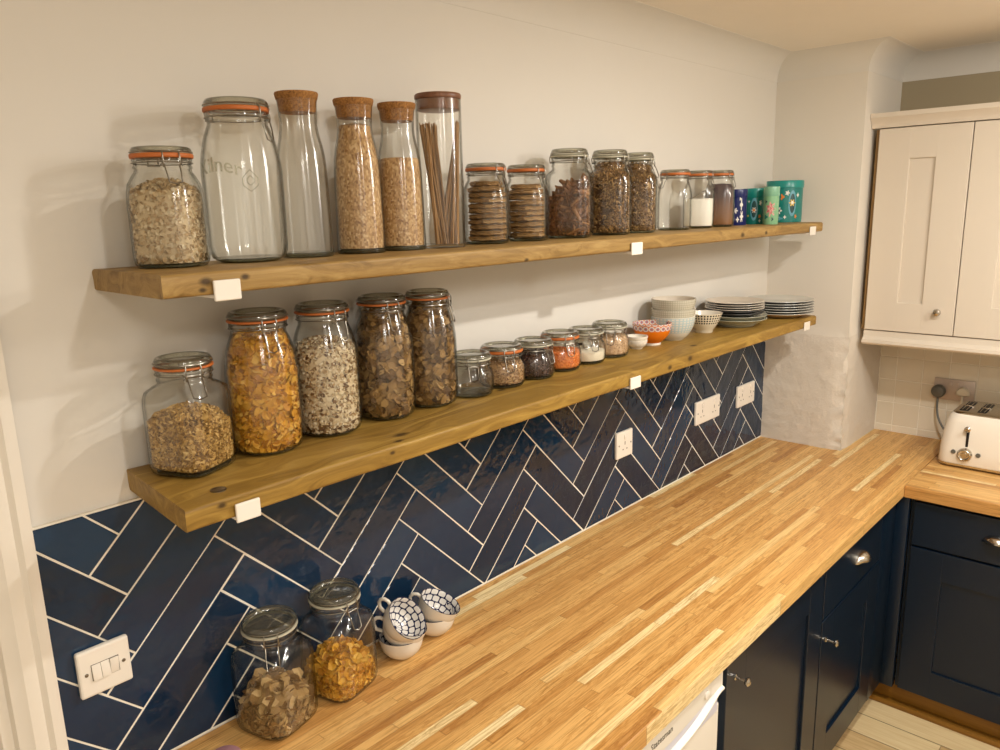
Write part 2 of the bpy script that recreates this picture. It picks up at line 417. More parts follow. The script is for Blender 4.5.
# plaster pillar in the corner, rough and chipped low down
b = MB(); ny, nz, nx = 22, 90, 22
def pil(a, h):       # a runs round the corner: 0..1 front face, 1..2 side face
    z = h
    low = max(0, min(1, (T + .49 - z) / .05)); d = random.uniform(-1, 1)
    e = math.exp(-((a-1)*11)**2)
    bul = .006*low + low*(.0022*d) + e*low*random.uniform(-.012, .002)
    if a <= 1: return (XP - bul*1.0 + e*low*.004, .009*(1-a) + (YC)*a - (e*.004*low*d), z)
    return (XP + (XR-XP)*(a-1), YC - bul*.8 + e*low*.004, z)
vs = []; rows = [T - .02 + (ZC - T + .02)*((i/nz)**1.35) for i in range(nz+1)]
for z in rows:
    for i in range(ny+1): vs.append(pil(i/ny, z))
    for i in range(1, nx+1): vs.append(pil(1+i/nx, z))
w = ny+1+nx
fs = [(r*w+i, r*w+i+1, (r+1)*w+i+1, (r+1)*w+i) for r in range(nz) for i in range(w-1)]
b.add(vs, fs); o = b.build('pillar', M['rough_plaster'], smooth=60); struct(o, 'cream plaster chimney corner rough low down beside the worktop')

# coving swept along left wall, pillar and end wall
R = .092; zc0 = T + 1.4385; path = [((XL, .008), (0, -1)), ((XP, .008), (-1, -1)), ((XP, YC), (-1, -1)), ((XR, YC), (-1, -1)), ((XR, YF), (-1, 0))]
b = MB(); K = 14; vs = []
for (px, py), (dx, dy) in path:
    vs.append((px, py, zc0-.001)); vs.append((px + dx*.0008, py + dy*.0008, zc0-.0006))
    for k in range(K+1):
        t = pi/2*k/K; d = .0008 + R*(1-cos(t)); z = zc0 + (ZC - zc0 - .001)*sin(t)
        vs.append((px + dx*d, py + dy*d, z))
    vs.append((px + dx*(R+.002), py + dy*(R+.002), ZC-.0008)); vs.append((px + dx*(R+.0022), py + dy*(R+.0022), ZC+.001))
w = K+5
for i in range(len(path)-1):
    b.add([vs[i*w+k] for k in range(w)] + [vs[(i+1)*w+k] for k in range(w)], [(k, k+1, w+k+1, w+k) for k in range(w-1)])
struct(b.build('trim_1', M['wall_paint'], smooth=25), 'curved plaster coving below the ceiling')

# ------------------------------------------------------------------ tiles
def clip_poly(P, nx, ny, c):       # keep nx*x+ny*y <= c
    out = []
    for i in range(len(P)):
        a, q = P[i], P[(i+1) % len(P)]; da = nx*a[0]+ny*a[1]-c; dq = nx*q[0]+ny*q[1]-c
        if da <= 0: out.append(a)
        if da*dq < 0:
            t = da/(da-dq); out.append((a[0]+(q[0]-a[0])*t, a[1]+(q[1]-a[1])*t))
    return out
def area(P): return sum(P[i][0]*P[(i+1) % len(P)][1]-P[(i+1) % len(P)][0]*P[i][1] for i in range(len(P)))/2
def inset(P, d):
    Q = list(P)
    for i in range(len(P)):
        a, q = P[i], P[(i+1) % len(P)]; ex, ey = q[0]-a[0], q[1]-a[1]; l = math.hypot(ex, ey)
        if l < 1e-6: continue
        nx, ny = ey/l, -ex/l; Q = clip_poly(Q, nx, ny, nx*a[0]+ny*a[1]-d)
        if len(Q) < 3: return []
    return Q
def tile_prism(b, P, put, th, bev):
    Q = inset(P, bev)
    cx = sum(p[0] for p in P)/len(P); cy = sum(p[1] for p in P)/len(P); tx, ty = random.uniform(-.006, .006), random.uniform(-.006, .006)
    dep = lambda p, d: d + (p[0]-cx)*tx + (p[1]-cy)*ty
    if len(Q) == len(P):
        n = len(P)
        vs = [put(p[0], p[1], 0) for p in P] + [put(p[0], p[1], dep(p, th-bev*.8)) for p in P] + [put(p[0], p[1], dep(p, th)) for p in Q]
        fs = [tuple(range(2*n, 3*n))]
        for k in range(2): fs += [(k*n+i, k*n+(i+1) % n, (k+1)*n+(i+1) % n, (k+1)*n+i) for i in range(n)]
        b.add(vs, fs)
    else:
        n = len(P); vs = [put(p[0], p[1], 0) for p in P] + [put(p[0], p[1], th) for p in P]
        b.add(vs, [tuple(range(n, 2*n))] + [(i, (i+1) % n, n+(i+1) % n, n+i) for i in range(n)])
HX0, HX1, HZ0, HZ1 = -.0285, XP-.003, T+.004, T+.5035
L, W, G = .3163, .0802, .0034
b = MB(); s2 = math.sqrt(.5)
for m in range(-3, 9):
    for k in range(-12, 16):
        for kind in (0, 1):
            u0, v0 = m*(L+W) + k*W, m*(W-L) + k*W
            R4 = [(u0, v0), (u0+L, v0), (u0+L, v0+W), (u0, v0+W)] if kind == 0 else [(u0+L, v0+W-L), (u0+L+W, v0+W-L), (u0+L+W, v0+W), (u0+L, v0+W)]
            P = inset([(.1025 + (u-v)*s2, T + .1123 + (u+v)*s2) for u, v in R4], G/2)
            for c in ((-1, 0, -HX0), (1, 0, HX1), (0, -1, -HZ0), (0, 1, HZ1)):
                if len(P) >= 3: P = clip_poly(P, *c)
            if len(P) >= 3 and abs(area(P)) > 3e-5: tile_prism(b, P, lambda x, z, d: (x, .009-d, z), .009, .0013)
o = b.build('wall_left_tiles', M['navy_glaze'], smooth=30, recalc=True); struct(o, 'navy glazed tiles laid in herringbone above the worktop')
b = MB(); box(b, HX0-.0015, XP, .0012, .009, T-.002, T+.507); box(b, HX0, XP-.002, -.0006, .006, T, T+.0045, .001)
struct(b.build('wall_left_grout', M['grout'], smooth=0), 'pale grout between the navy tiles')
b = MB()
for i in range(9):
    for j in range(-1, 5):
        y1 = -.404 + .1 - i*.1; y0 = y1 - .1; z0 = T + .0295 + (j)*.0995; z1 = z0 + .0995
        P = [(y0, z0), (y1, z0), (y1, z1), (y0, z1)]; P = inset(P, .0012)
        for c in ((-1, 0, 1.25), (1, 0, YC-.008), (0, -1, -T-.002), (0, 1, T+.44)):
            if len(P) >= 3: P = clip_poly(P, *c)
        if len(P) >= 3: tile_prism(b, P, lambda y, z, d: (XR-d, y, z), .008, .0014)
struct(b.build('wall_right_tiles', M['cream_tile'], smooth=30, recalc=True), 'small square cream tiles behind the toaster')
b = MB(); box(b, XR-.0068, XR, -1.25, YC-.004, T-.002, T+.44); struct(b.build('wall_right_grout', M['grout'], smooth=0), 'grout between the cream tiles')

# ------------------------------------------------------------------ worktops
XF, D, TH = 2.464, .637, .0437
b = MB(); box(b, -.030, XR-.006, -D, .0005, T-TH, T, .003)
tag(b.build('worktop', M['oak_staves'], smooth=0), 'long oak stave worktop running below the navy tiles', 'worktop')
b = MB(); box(b, XF, XR-.009, -1.9, -D-.0006, T-TH, T, .003)
tag(b.build('worktop', M['oak_staves_return'], smooth=0), 'short oak stave worktop under the toaster', 'worktop')

# ------------------------------------------------------------------ base cabinets
CY = -.612
def shaker(b, a0, a1, z0, z1, put, st=.105, th=.02, flat=False, rails=None):
    """door slab in (a, depth, z): outer frame with recessed panel; put maps to world"""
    rt, rb = rails or (st, st)
    def bx(p0, p1, d0, d1, q0, q1, bev):
        s0 = len(b.v); box(b, p0, p1, d0, d1, q0, q1, bev)
        for i in range(s0, len(b.v)): b.v[i] = put(*b.v[i])
    if flat: bx(a0, a1, 0, th, z0, z1, .002); return
    bx(a0, a0+st, 0, th, z0, z1, .0018); bx(a1-st, a1, 0, th, z0, z1, .0018)
    bx(a0+st-.001, a1-st+.001, 0, th-.0002, z1-rt, z1, .0008); bx(a0+st-.001, a1-st+.001, 0, th-.0002, z0, z0+rb, .0008)
    bx(a0+st-.004, a1-st+.004, 0, th-.009, z0+rb-.004, z1-rt+.004, 0)
left_put = lambda a, d, z: (a, CY + .02 - d, z)
XB = XF + .025
back_put = lambda a, d, z: (XB + .02 - d, a, z)
UP = T - .06; DN = T - .79
def knob(name, parent, pos, direction, mats, stem=.024, r=.011, mushroom=True):
    b = MB(); prof = [(.0075, 0), (.0078, .002), (.0042, .004), (.0038, stem), (r*.75, stem+.002), (r, stem+.006), (r*.97, stem+.010), (r*.6, stem+.0135), (r*.2, stem+.0145)]
    if not mushroom: prof = [(.005, 0), (.005, .006), (r*.8, .012), (r, .02), (r*.8, .028), (r*.3, .0305)]
    lathe(b, prof, 20)
    b.xf(Matrix.Translation(pos) @ Vector((0, 0, 1)).rotation_difference(Vector(direction)).to_matrix().to_4x4())
    return b.build(name, mats, parent)
def cup_handle(parent, pos, put_dir):
    """half-dome cup pull; put_dir maps (along, out, up) to world"""
    b = MB(); vs = []; fs = []; nu, nv = 16, 8
    for s_, off in ((1, 0), (.93, 1)):
        for i in range(nv+1):
            ph = pi/2*i/nv
            for k in range(nu+1):
                th = pi*k/nu
                a = cos(th)*.045*s_; up = sin(th)*.032*s_*(cos(ph)*.75+.25) - .010
                out = .032*s_*sin(ph)*(.35+.65*sin(th))
                if i == nv: pass
                vs.append((a*(cos(ph)*.45+.55), out, up))
    w = nu+1; h = (nv+1)*w
    for o0 in (0, h):
        for i in range(nv):
            for k in range(nu): fs.append((o0+i*w+k, o0+i*w+k+1, o0+(i+1)*w+k+1, o0+(i+1)*w+k))
    b.add(vs, fs); b.v = [put_dir(*p) for p in b.v]
    b.v = [tuple(Vector(p)+Vector(pos)) for p in b.v]
    return b.build('cup_handle', M['steel'], parent, smooth=60)
def carcass(b, a0, a1, put, deep, z0=T-.80, z1=T-TH-.001):
    s0 = len(b.v); box(b, a0, a1, -deep, -.001, z0, z1)
    for i in range(s0, len(b.v)): b.v[i] = put(*b.v[i])

t1 = thing('base_cabinet', 'navy single-door base cabinet next to the white dishwasher', 'cabinet')
b = MB(); carcass(b, 1.172, 1.801, left_put, .55); b.build('carcass', M['navy_paint'], t1, smooth=0)
b = MB(); shaker(b, 1.176, 1.797, DN, UP, left_put); d = b.build('door', M['navy_paint'], t1, smooth=0)
knob('knob', d, (1.222, CY, T-.128), (0, -1, 0), M['steel'])
t2 = thing('base_cabinet', 'navy base cabinet with one drawer over a door in the corner', 'cabinet')
b = MB(); carcass(b, 1.803, 2.337, left_put, .55); b.build('carcass', M['navy_paint'], t2, smooth=0)
b = MB(); shaker(b, 1.806, 2.333, DN, T-.246, left_put); d = b.build('door', M['navy_paint'], t2, smooth=0)
knob('knob', d, (1.842, CY, T-.318), (0, -1, 0), M['steel'])
b = MB(); shaker(b, 1.806, 2.333, T-.238, UP, left_put, flat=True); d = b.build('drawer', M['navy_paint'], t2, smooth=0)
cup_handle(d, (2.118, CY, T-.15), lambda a, o_, u: (a, -o_, u))
t3 = thing('base_cabinet', 'navy base cabinet below the toaster with drawer and cup handle', 'cabinet')
b = MB(); carcass(b, -1.17, -.655, back_put, .5); b.build('carcass', M['navy_paint'], t3, smooth=0)
b = MB(); shaker(b, -1.168, -.669, DN-.005, T-.228, back_put); b.build('door', M['navy_paint'], t3, smooth=0)
b = MB(); shaker(b, -1.168, -.669, T-.220, UP, back_put, flat=True); d = b.build('drawer', M['navy_paint'], t3, smooth=0)
cup_handle(d, (XB, -.925, T-.138), lambda a, o_, u: (-o_, a, u))
b = MB(); box(b, 2.339, XB+.03, CY+.002, CY+.03, DN-.01, T-TH-.001, .002)
box(b, XB-.006, XB+.02, -.653, CY+.003, DN-.01, T-TH-.001, .003)
tag(b.build('corner_post', M['navy_paint']), 'narrow navy filler post in the corner between the base cabinets', 'filler panel')
b = MB(); box(b, 1.172, 2.56, CY+.055, CY+.075, .0, T-.80, .001); tag(b.build('plinth', M['plinth_wood']), 'bare wood plinth below the cabinets by the dishwasher', 'plinth')
b = MB(); box(b, XB+.05, XB+.07, -1.9, CY+.054, .0, T-.80, .001); tag(b.build('plinth', M['plinth_wood']), 'bare wood plinth below the corner cabinet with cup handle drawer', 'plinth')
b = MB(); box(b, XB+.022, XB+.05, -1.9, CY+.054, .0, .022, .003); struct(b.build('baseboard_right', M['plinth_wood']), 'wood floor edging along the plinth')
# dishwasher
dw = thing('dishwasher', 'white dishwasher with curved handle recess under the worktop', 'dishwasher')
b = MB(); box(b, .562, 1.138, CY+.004, -.05, .003, T-TH-.012, .002); b.build('housing', M['appliance_white'], dw)
b = MB(); box(b, .562, 1.138, CY-.001, CY+.004, T-.78, T-.150, .004); b.build('door', M['appliance_white'], dw, smooth=0)
b = MB()
vs = []; nseg = 40                          # control panel with a bowed lower edge, and the lit channel below
for i in range(nseg+1):
    x = .562 + (.576)*i/nseg; u = (x-.85)/.288; dip = .050*(max(0, 1-(abs(u)/.86)**2.4))
    zb = T-.100 - dip*.0 if False else T-.094
    vs += [(x, CY-.004, T-.064), (x, CY-.008, T-.068), (x, CY-.008, T-.104), (x, CY-.006 , T-.104-dip*.35), (x, CY+.004, T-.104-dip*.35)]
fs = [(i*5+k, i*5+k+1, (i+1)*5+k+1, (i+1)*5+k) for i in range(nseg) for k in range(4)]
b.add(vs, fs); box(b, .562, 1.138, CY-.006, CY+.004, T-.068, T-.056, .002)
cp = b.build('control_panel', M['appliance_white'], dw)
b = MB(); vs = []
for i in range(nseg+1):
    x = .562 + (.576)*i/nseg; u = (x-.85)/.288; dip = .046*(max(0, 1-(abs(u)/.92)**3))
    zt = T-.106 - dip
    vs += [(x, CY+.002, zt+.012), (x, CY-.004, zt+.006), (x, CY-.014, zt), (x, CY-.014, zt-.004), (x, CY-.004, zt-.011), (x, CY+.002, zt-.013)]
b.add(vs, [(i*6+k, i*6+k+1, (i+1)*6+k+1, (i+1)*6+k) for i in range(nseg) for k in range(5)])
b.build('handle_lip', M['white_plastic'], dw, smooth=50)
b = MB(); box(b, .575, 1.125, CY-.003, CY+.003, T-.165, T-.098); b.build('handle_recess', M['appliance_shadow'], dw, smooth=0)
b = MB(); lathe(b, [(.010, 0), (.010, .004), (.008, .005)], 20); b.xf(Matrix.Translation((1.06, CY-.008, T-.086)) @ Matrix.Rotation(pi/2, 4, 'X')); b.build('button', M['white_plastic'], cp)
def text_mesh(s, size, depth):
    c = bpy.data.curves.new('lettering', 'FONT'); c.body = s; c.size = size; c.extrude = depth; c.resolution_u = 3
    o = bpy.data.objects.new('lettering', c); COL.objects.link(o)
    dg = bpy.context.evaluated_depsgraph_get(); me = bpy.data.meshes.new_from_object(o.evaluated_get(dg))
    vs = [v.co.copy() for v in me.vertices]; fs = [list(p.vertices) for p in me.polygons]
    bpy.data.objects.remove(o); bpy.data.curves.remove(c); bpy.data.meshes.remove(me); return vs, fs
vs, fs = text_mesh('Statesman', .021, .0004)
b = MB(); b.add([(.828 + v.x, CY-.0084 - v.z, T-.093 + v.y) for v in vs], fs); b.build('lettering', M['grey_ink'], cp, smooth=0)

# ------------------------------------------------------------------ wall cupboards
XD = 2.80
w_put = lambda a, d, z: (XD + .02 - d, a, z)
ZD0, ZD1 = T+.487, T+1.237
def wall_unit(y0, y1, label, knob_y):
    t = thing('wall_cabinet', label, 'cabinet')
    b = MB(); box(b, XD+.021, XR-.001, y0+.002, y1-.002, ZD0+.004, ZD1+.002, .001); b.build('carcass', M['carcass_oak'] if y1 > -.4 else M['door_cream'], t)
    b = MB(); shaker(b, y0+.0015, y1-.0015, ZD0, ZD1, w_put, .110); d = b.build('door', M['door_cream'], t, smooth=0)
    k = knob('knob', d, (XD, knob_y, T+.572), (-1, 0, 0), M['steel'], r=.0135, mushroom=False)
wall_unit(-.667, -.358, 'white shaker wall cupboard beside the plaster corner with small round knob', -.612)
wall_unit(-1.27, -.667, 'white shaker wall cupboard above the toaster cut off by the picture edge', -1.21)
b = MB(); box(b, XD+.015, XR-.001, -.357, -.345, ZD0-.0, ZD1, .001)
tag(b.build('end_panel', M['carcass_oak']), 'brown strip between the plaster corner and the wall cupboard', 'panel')
def moulding(name, prof, y0, y1, label, mat):
    b = MB(); n = len(prof); vs = [(x, y, z) for y in (y0, y1) for x, z in prof]
    b.add(vs, [(i, (i+1) % n, n+(i+1) % n, n+i) for i in range(n)] + [tuple(range(n))[::-1], tuple(range(n, 2*n))])
    return tag(b.build(name, M[mat], smooth=35, recalc=True), label, 'moulding')
zt = ZD1+.004
moulding('cornice_moulding', [(XD+.03, zt), (XD-.004, zt), (XD-.006, zt+.010), (XD-.010, zt+.018), (XD-.020, zt+.030), (XD-.026, zt+.036), (XD-.026, zt+.052), (XD+.03, zt+.052)], -1.27, -.3315, 'cream cornice strip along the top of the wall cupboards', 'door_cream')
zb = ZD0-.004
moulding('pelmet_moulding', [(XD+.03, zb), (XD+.006, zb), (XD+.004, zb-.022), (XD-.002, zb-.028), (XD-.012, zb-.034), (XD-.014, zb-.046), (XD-.006, zb-.054), (XD+.03, zb-.054)], -1.27, -.357, 'cream pelmet strip along the bottom of the wall cupboards', 'door_cream')

# ------------------------------------------------------------------ shelves
S1Z, S2Z = T+.9065, T+.563
board('shelf_wood_upper', '#6a4e24', '#9e7e48', '#bc9c60', [(.182, -.25, S1Z-.014, .008), (.176, -.25, S1Z-.026, .005), (.245, -.25, S1Z-.012, .006), (1.93, -.25, S1Z-.02, .010), (2.1, -.25, S1Z-.02, .008), (.9, -.25, S1Z-.03, .006)])
board('shelf_wood_lower', '#6e501d', '#9c7a36', '#bf9c4e', [(.56, -.215, S2Z, .014), (.53, -.243, S2Z, .009), (.165, -.26, S2Z-.010, .006), (.5, -.26, S2Z-.012, .005), (1.60, -.26, S2Z-.012, .010), (1.49, -.26, S2Z-.02, .009), (1.73, -.2, S2Z, .012), (.95, -.12, S2Z, .010)])
def shelf(name_label, mat, x0, x1, dep, ztop, th, wane, plug):
    b = MB(); nx, rings = 120, []
    r = .006
    sec = []
    for (cy, cz, a0) in ((-.001-r, ztop-r, 0), (-dep+r, ztop-r, pi/2), (-dep+r, ztop-th+r, pi), (-.001-r, ztop-th+r, 1.5*pi)):
        for k in range(5): sec.append((cy, cz, a0 + pi/2*k/4))
    vs = []; n = len(sec)
    for i in range(nx+1):
        f = i/nx; x = x0 + (x1-x0)*f
        e = min(i, nx-i)
        rr = r + (.004 if e == 0 else (.0015 if e == 1 else 0))
        wob = .0009*sin(x*7.1) + .0007*sin(x*17.3+1)
        for cy, cz, a in sec:
            yy = cy + rr*cos(a)*1.0; zz = cz + r*sin(a)
            if cy < -.1: yy += wob
            xx = x
            if i < 6 and wane:                                    # the worn left end: back corner rounded off
                q = (yy + dep)/dep; xx += wane*max(0, q-.55)**2*4*(1-i/6) - .004*(1-i/6)*(1-((zz-ztop+th/2)/(th/2))**2)
            vs.append((xx, yy if cy < -.1 else yy + .0075, zz))
    fs = [(i*n+k, i*n+(k+1) % n, (i+1)*n+(k+1) % n, (i+1)*n+k) for i in range(nx) for k in range(n)]
    fs += [tuple(range(n))[::-1], tuple(nx*n+k for k in range(n))]
    b.add(vs, fs)
    t = thing('shelf', name_label, 'shelf')
    b.build('board', mat, t, smooth=50, recalc=True)
    if plug:
        p = MB(); lathe(p, [(.0125, .0), (.0125, .0016), (.0105, .0022), (.009, .0012), (.003, .0010)], 24, cap0=False, x=plug[0], y=plug[1])
        p.xf(Matrix.Translation((0, 0, ztop-.0002))); tag(p.build('bolt_plug', M['wire_steel'], t), 'dull metal plug set into the board')
    return t
shelf('upper thick wooden board shelf with glass jars and bottles', M['shelf_wood_upper'], .118, 2.58, .25, S1Z, .0342, .004, None)
shelf('lower thick wooden board shelf with jars, bowls and plates', M['shelf_wood_lower'], .108, 2.546, .26, S2Z, .0363, .030, (.182, -.218))
def bracket(x0, x1, dep, ztop, th, lip_lo, lip_hi, label, grp):
    t = thing('shelf_bracket', label, 'bracket', group=grp)
    b = MB(); zz = ztop-th
    box(b, x0+.003, x1-.003, -dep-.002, .007, zz-.006, zz-.0006, .001)
    b.build('arm', M['white_plastic'], t)
    b = MB(); box(b, x0, x1, -dep-.0075, -dep-.0022, lip_lo, lip_hi, .0022); b.build('lip', M['white_plastic'], t, smooth=0)
for x0, x1, w in ((.190, .233, 'left'), (1.297, 1.347, 'middle'), (2.458, 2.508, 'right')):
    bracket(x0, x1, .25, S1Z, .0342, S1Z-.044, S1Z-.013, {'left': 'white shelf bracket under the upper shelf by the big empty jar', 'middle': 'white shelf bracket under the upper shelf below the penne jar', 'right': 'white shelf bracket under the upper shelf by the teal tin'}[w], 'white brackets of the upper shelf')
for x0, x1, w in ((.183, .225, 'left'), (1.284, 1.332, 'middle'), (2.432, 2.482, 'right')):
    bracket(x0, x1, .26, S2Z, .0363, S2Z-.044, S2Z-.013, {'left': 'white shelf bracket under the lower shelf by the granola jar', 'middle': 'white shelf bracket under the lower shelf below the flour jar', 'right': 'white shelf bracket under the lower shelf below the plates'}[w], 'white brackets of the lower shelf')

# ------------------------------------------------------------------ switch and sockets
def plate(b, w, h, put, th=.010, bev=.003):
    s0 = len(b.v); box(b, 0, w, 0, th, -h, 0, bev)
    for i in range(s0, len(b.v)): b.v[i] = put(*b.v[i])
def pbox(b, p, put, bev=.0006):
    s0 = len(b.v); box(b, *p, bev)
    for i in range(s0, len(b.v)): b.v[i] = put(*b.v[i])
sx, sz = .003, T+.273
put = lambda a, d, z: (sx+a, -.0004-d, sz+z)
sw = thing('light_switch', 'white triple rocker light switch on the navy tiles by the architrave', 'switch')
b = MB(); plate(b, .086, .086, put, .012, .004); b.build('plate', M['white_plastic'], sw, smooth=0)
for k in range(3):
    b = MB(); s0 = len(b.v); box(b, .0215+k*.0145, .0355+k*.0145, .0, .0045, -.057, -.029, .0008)
    for i in range(s0, len(b.v)):
        a, d, z = b.v[i]; d += (.0022 if (z > -.043) == (k == 2) else -.0012) * abs(z+.043)/.014
        b.v[i] = put(a, .012 + d - .0015, z)
    b.build('rocker', M['white_plastic'], sw)
b = MB(); pbox(b, (.0205, .0660, .0118, .0124, -.058, -.028), put, .0003); b.build('rocker_frame', M['grey_ink'], sw)
for a in (.0125, .0735):
    b = MB(); lathe(b, [(.0032, 0), (.0032, .001), (.002, .0016)], 14); b.xf(Matrix.Translation(put(a, .0118, -.043)) @ Matrix.Rotation(pi/2, 4, 'X')); b.build('screw', M['wire_steel'], sw)
def socket(x, z, w, n, label, h=.088):
    put = lambda a, d, zz: (x+a, -.0004-d, z+zz)
    t = thing('wall_socket', label, 'socket'); b = MB(); plate(b, w, h, put, .011, .0035); b.build('plate', M['white_plastic'], t, smooth=0)
    cw = w/n
    for k in range(n):
        c = cw*(k+.5)
        b = MB()
        pbox(b, (c-.0022, c+.0022, .0105, .0113, -.046, -.034), put, .0002)
        for s_ in (-1, 1): pbox(b, (c+s_*.011-.0032, c+s_*.011+.0032, .0105, .0113, -.062, -.058), put, .0002)
        b.build('pin_hole', M['grey_ink'], t)
        b = MB(); pbox(b, (c-.006, c+.006, .010, .0145, -.026, -.010), put, .001); b.build('rocker', M['white_plastic'], t)
    for a in (.012, w-.012):
        b = MB(); lathe(b, [(.003, 0), (.003, .001), (.0018, .0015)], 12); b.xf(Matrix.Translation(put(a, .0108, -h*.5)) @ Matrix.Rotation(pi/2, 4, 'X')); b.build('screw', M['wire_steel'], t)
    return t
socket(1.604, T+.277, .091, 1, 'white single wall socket, nearest to the jars on the tiles')
socket(2.118, T+.272, .184, 2, 'white wide wall socket between the single socket and the corner socket')
socket(2.455, T+.268, .152, 2, 'white wall socket nearest the plaster corner on the navy tiles')
# steel socket by the toaster, two plugs
ws = thing('wall_socket', 'metal-faced double socket on the cream tiles behind the toaster', 'socket')
put = lambda a, d, zz: (XR-.0085-d, -.552-a, T+.261+zz)
b = MB(); plate(b, .148, .087, put, .009, .002); b.build('plate', M['brushed_plate'], ws)
for c in (.062, .086):
    b = MB(); pbox(b, (c-.006, c+.006, .0085, .013, -.028, -.010), put, .001); b.build('rocker', M['brushed_plate'], ws)
pg = thing('power_plug', 'dark grey round plug with hanging flex in the metal socket', 'plug')
b = MB(); lathe(b, [(.023, 0), (.026, .004), (.026, .020), (.022, .030), (.012, .034)], 28)
b.xf(Matrix.Translation(put(.022, .0092, -.052)) @ Matrix.Rotation(-pi/2, 4, 'Y')); b.build('plug_body', M['grey_plastic'], pg)
b = MB(); p0 = Vector(put(.022, .020, -.070))
pts = [p0, p0+Vector((-.004, 0, -.02)), p0+Vector((-.010, -.002, -.05)), p0+Vector((-.02, -.010, -.085)), p0+Vector((-.03, -.028, -.115)), p0+Vector((-.04, -.05, -.14)), p0+Vector((-.045, -.085, -.16)), p0+Vector((-.045, -.13, -.174))]
sm = []
for i in range(len(pts)-1):
    for k in range(4): sm.append(pts[i].lerp(pts[i+1], k/4))
sm.append(pts[-1])
for _ in range(3): sm = [sm[0]] + [(sm[i-1]+sm[i]*2+sm[i+1])/4 for i in range(1, len(sm)-1)] + [sm[-1]]
tube(b, sm, .0042, 8); b.build('flex', M['grey_plastic'], pg)
pw = thing('power_plug', 'cream plug on the right of the metal socket', 'plug')
b = MB(); pr = [(-.024, -.012), (-.023, .003), (-.014, .014), (0, .021), (.014, .014), (.023, .003), (.024, -.012), (.016, -.016), (-.016, -.016)]
vs = [put(.108+a, d, -.045+z) for d, s_ in ((.0092, 1), (.022, 1), (.028, .8)) for a, z in [(q[0]*s_, q[1]*s_) for q in pr]]
n = len(pr); b.add(vs, [(k*n+i, k*n+(i+1) % n, (k+1)*n+(i+1) % n, (k+1)*n+i) for k in range(2) for i in range(n)] + [tuple(range(2*n, 3*n)), tuple(range(n))[::-1]])
b.build('plug_body', M['cream_plug'], pw, smooth=30, recalc=True)
b = MB(); p0 = Vector(put(.108, .016, -.058)); tube(b, [p0, p0+Vector((-.002, 0, -.02)), p0+Vector((-.006, -.001, -.05)), p0+Vector((-.008, -.006, -.09)), p0+Vector((-.008, -.02, -.128))], .0042, 8); b.build('flex', M['cream_plug'], pw)

# ------------------------------------------------------------------ toaster
TX, TY, TZ = 2.772, -.660, T
to = thing('toaster', 'cream four-slice toaster with steel top cut off by the picture edge', 'toaster', (TX, TY, TZ))
tw, td, th_ = .37, .285, .205      # width along -y, depth along +x, height
def rrect(x0, x1, y0, y1, r, n=6):
    out = []
    for cx, cy, a0 in ((x1-r, y1-r, 0), (x0+r, y1-r, pi/2), (x0+r, y0+r, pi), (x1-r, y0+r, 1.5*pi)):
        for k in range(n+1): out.append((cx + r*cos(a0+pi/2*k/n), cy + r*sin(a0+pi/2*k/n)))
    return out
def loft(b, rings, mat=0, cap0=True, cap1=True):
    n = len(rings[0][0]); vs = [(p[0], p[1], z) for P, z in rings for p in P]
    fs = [(k*n+i, k*n+(i+1) % n, (k+1)*n+(i+1) % n, (k+1)*n+i) for k in range(len(rings)-1) for i in range(n)]
    if cap0: fs.append(tuple(range(n))[::-1])
    if cap1: fs.append(tuple((len(rings)-1)*n+i for i in range(n)))
    b.add(vs, fs, mat)
def tring(i, z, r): return (rrect(i*1.15, td-i*.9, -tw+i, -i, r), z)
b = MB(); loft(b, [tring(.002, .016, .035), tring(.0, .022, .037), tring(.001, .07, .04), tring(.006, .13, .042), tring(.013, .172, .042), tring(.020, .192, .042), tring(.027, .2, .040)], cap1=False, cap0=False)
b.build('shell', M['toaster_cream'], to, smooth=50)
b = MB(); loft(b, [tring(.0265, .1985, .040), tring(.030, .2035, .038), tring(.040, .2055, .034)]); b.build('top_plate', M['steel'], to, smooth=40)
b = MB(); loft(b, [tring(.006, .004, .032), tring(.002, .008, .034), tring(.001, .0165, .036)]); b.build('base', M['plate_tan'] if False else M['steel'], to, smooth=40)
for yy in (-.06, -.31):
    for xx in (.04, .24): b = MB(); lathe(b, [(.012, 0), (.012, .0045)], 14, x=xx, y=yy); b.build('foot', M['dark'], to)
for k, yy in enumerate((-.060, -.118, -.240, -.298)):
    b = MB(); box(b, .07, .225, yy-.0145, yy+.0145, .190, .2065, .001); s_ = b.build('slot', M['dark'], to)
    b = MB(); box(b, .142, .152, yy-.0165, yy+.0165, .2045, .2085, .0015); tube(b, [(.075, yy-.007, .2068), (.22, yy-.007, .2068)], .0012); tube(b, [(.075, yy+.007, .2068), (.22, yy+.007, .2068)], .0012); b.build('guide_wire', M['steel'], s_)
def face_x(z): return .002 if z < .08 else .002 + (z-.08)*.09
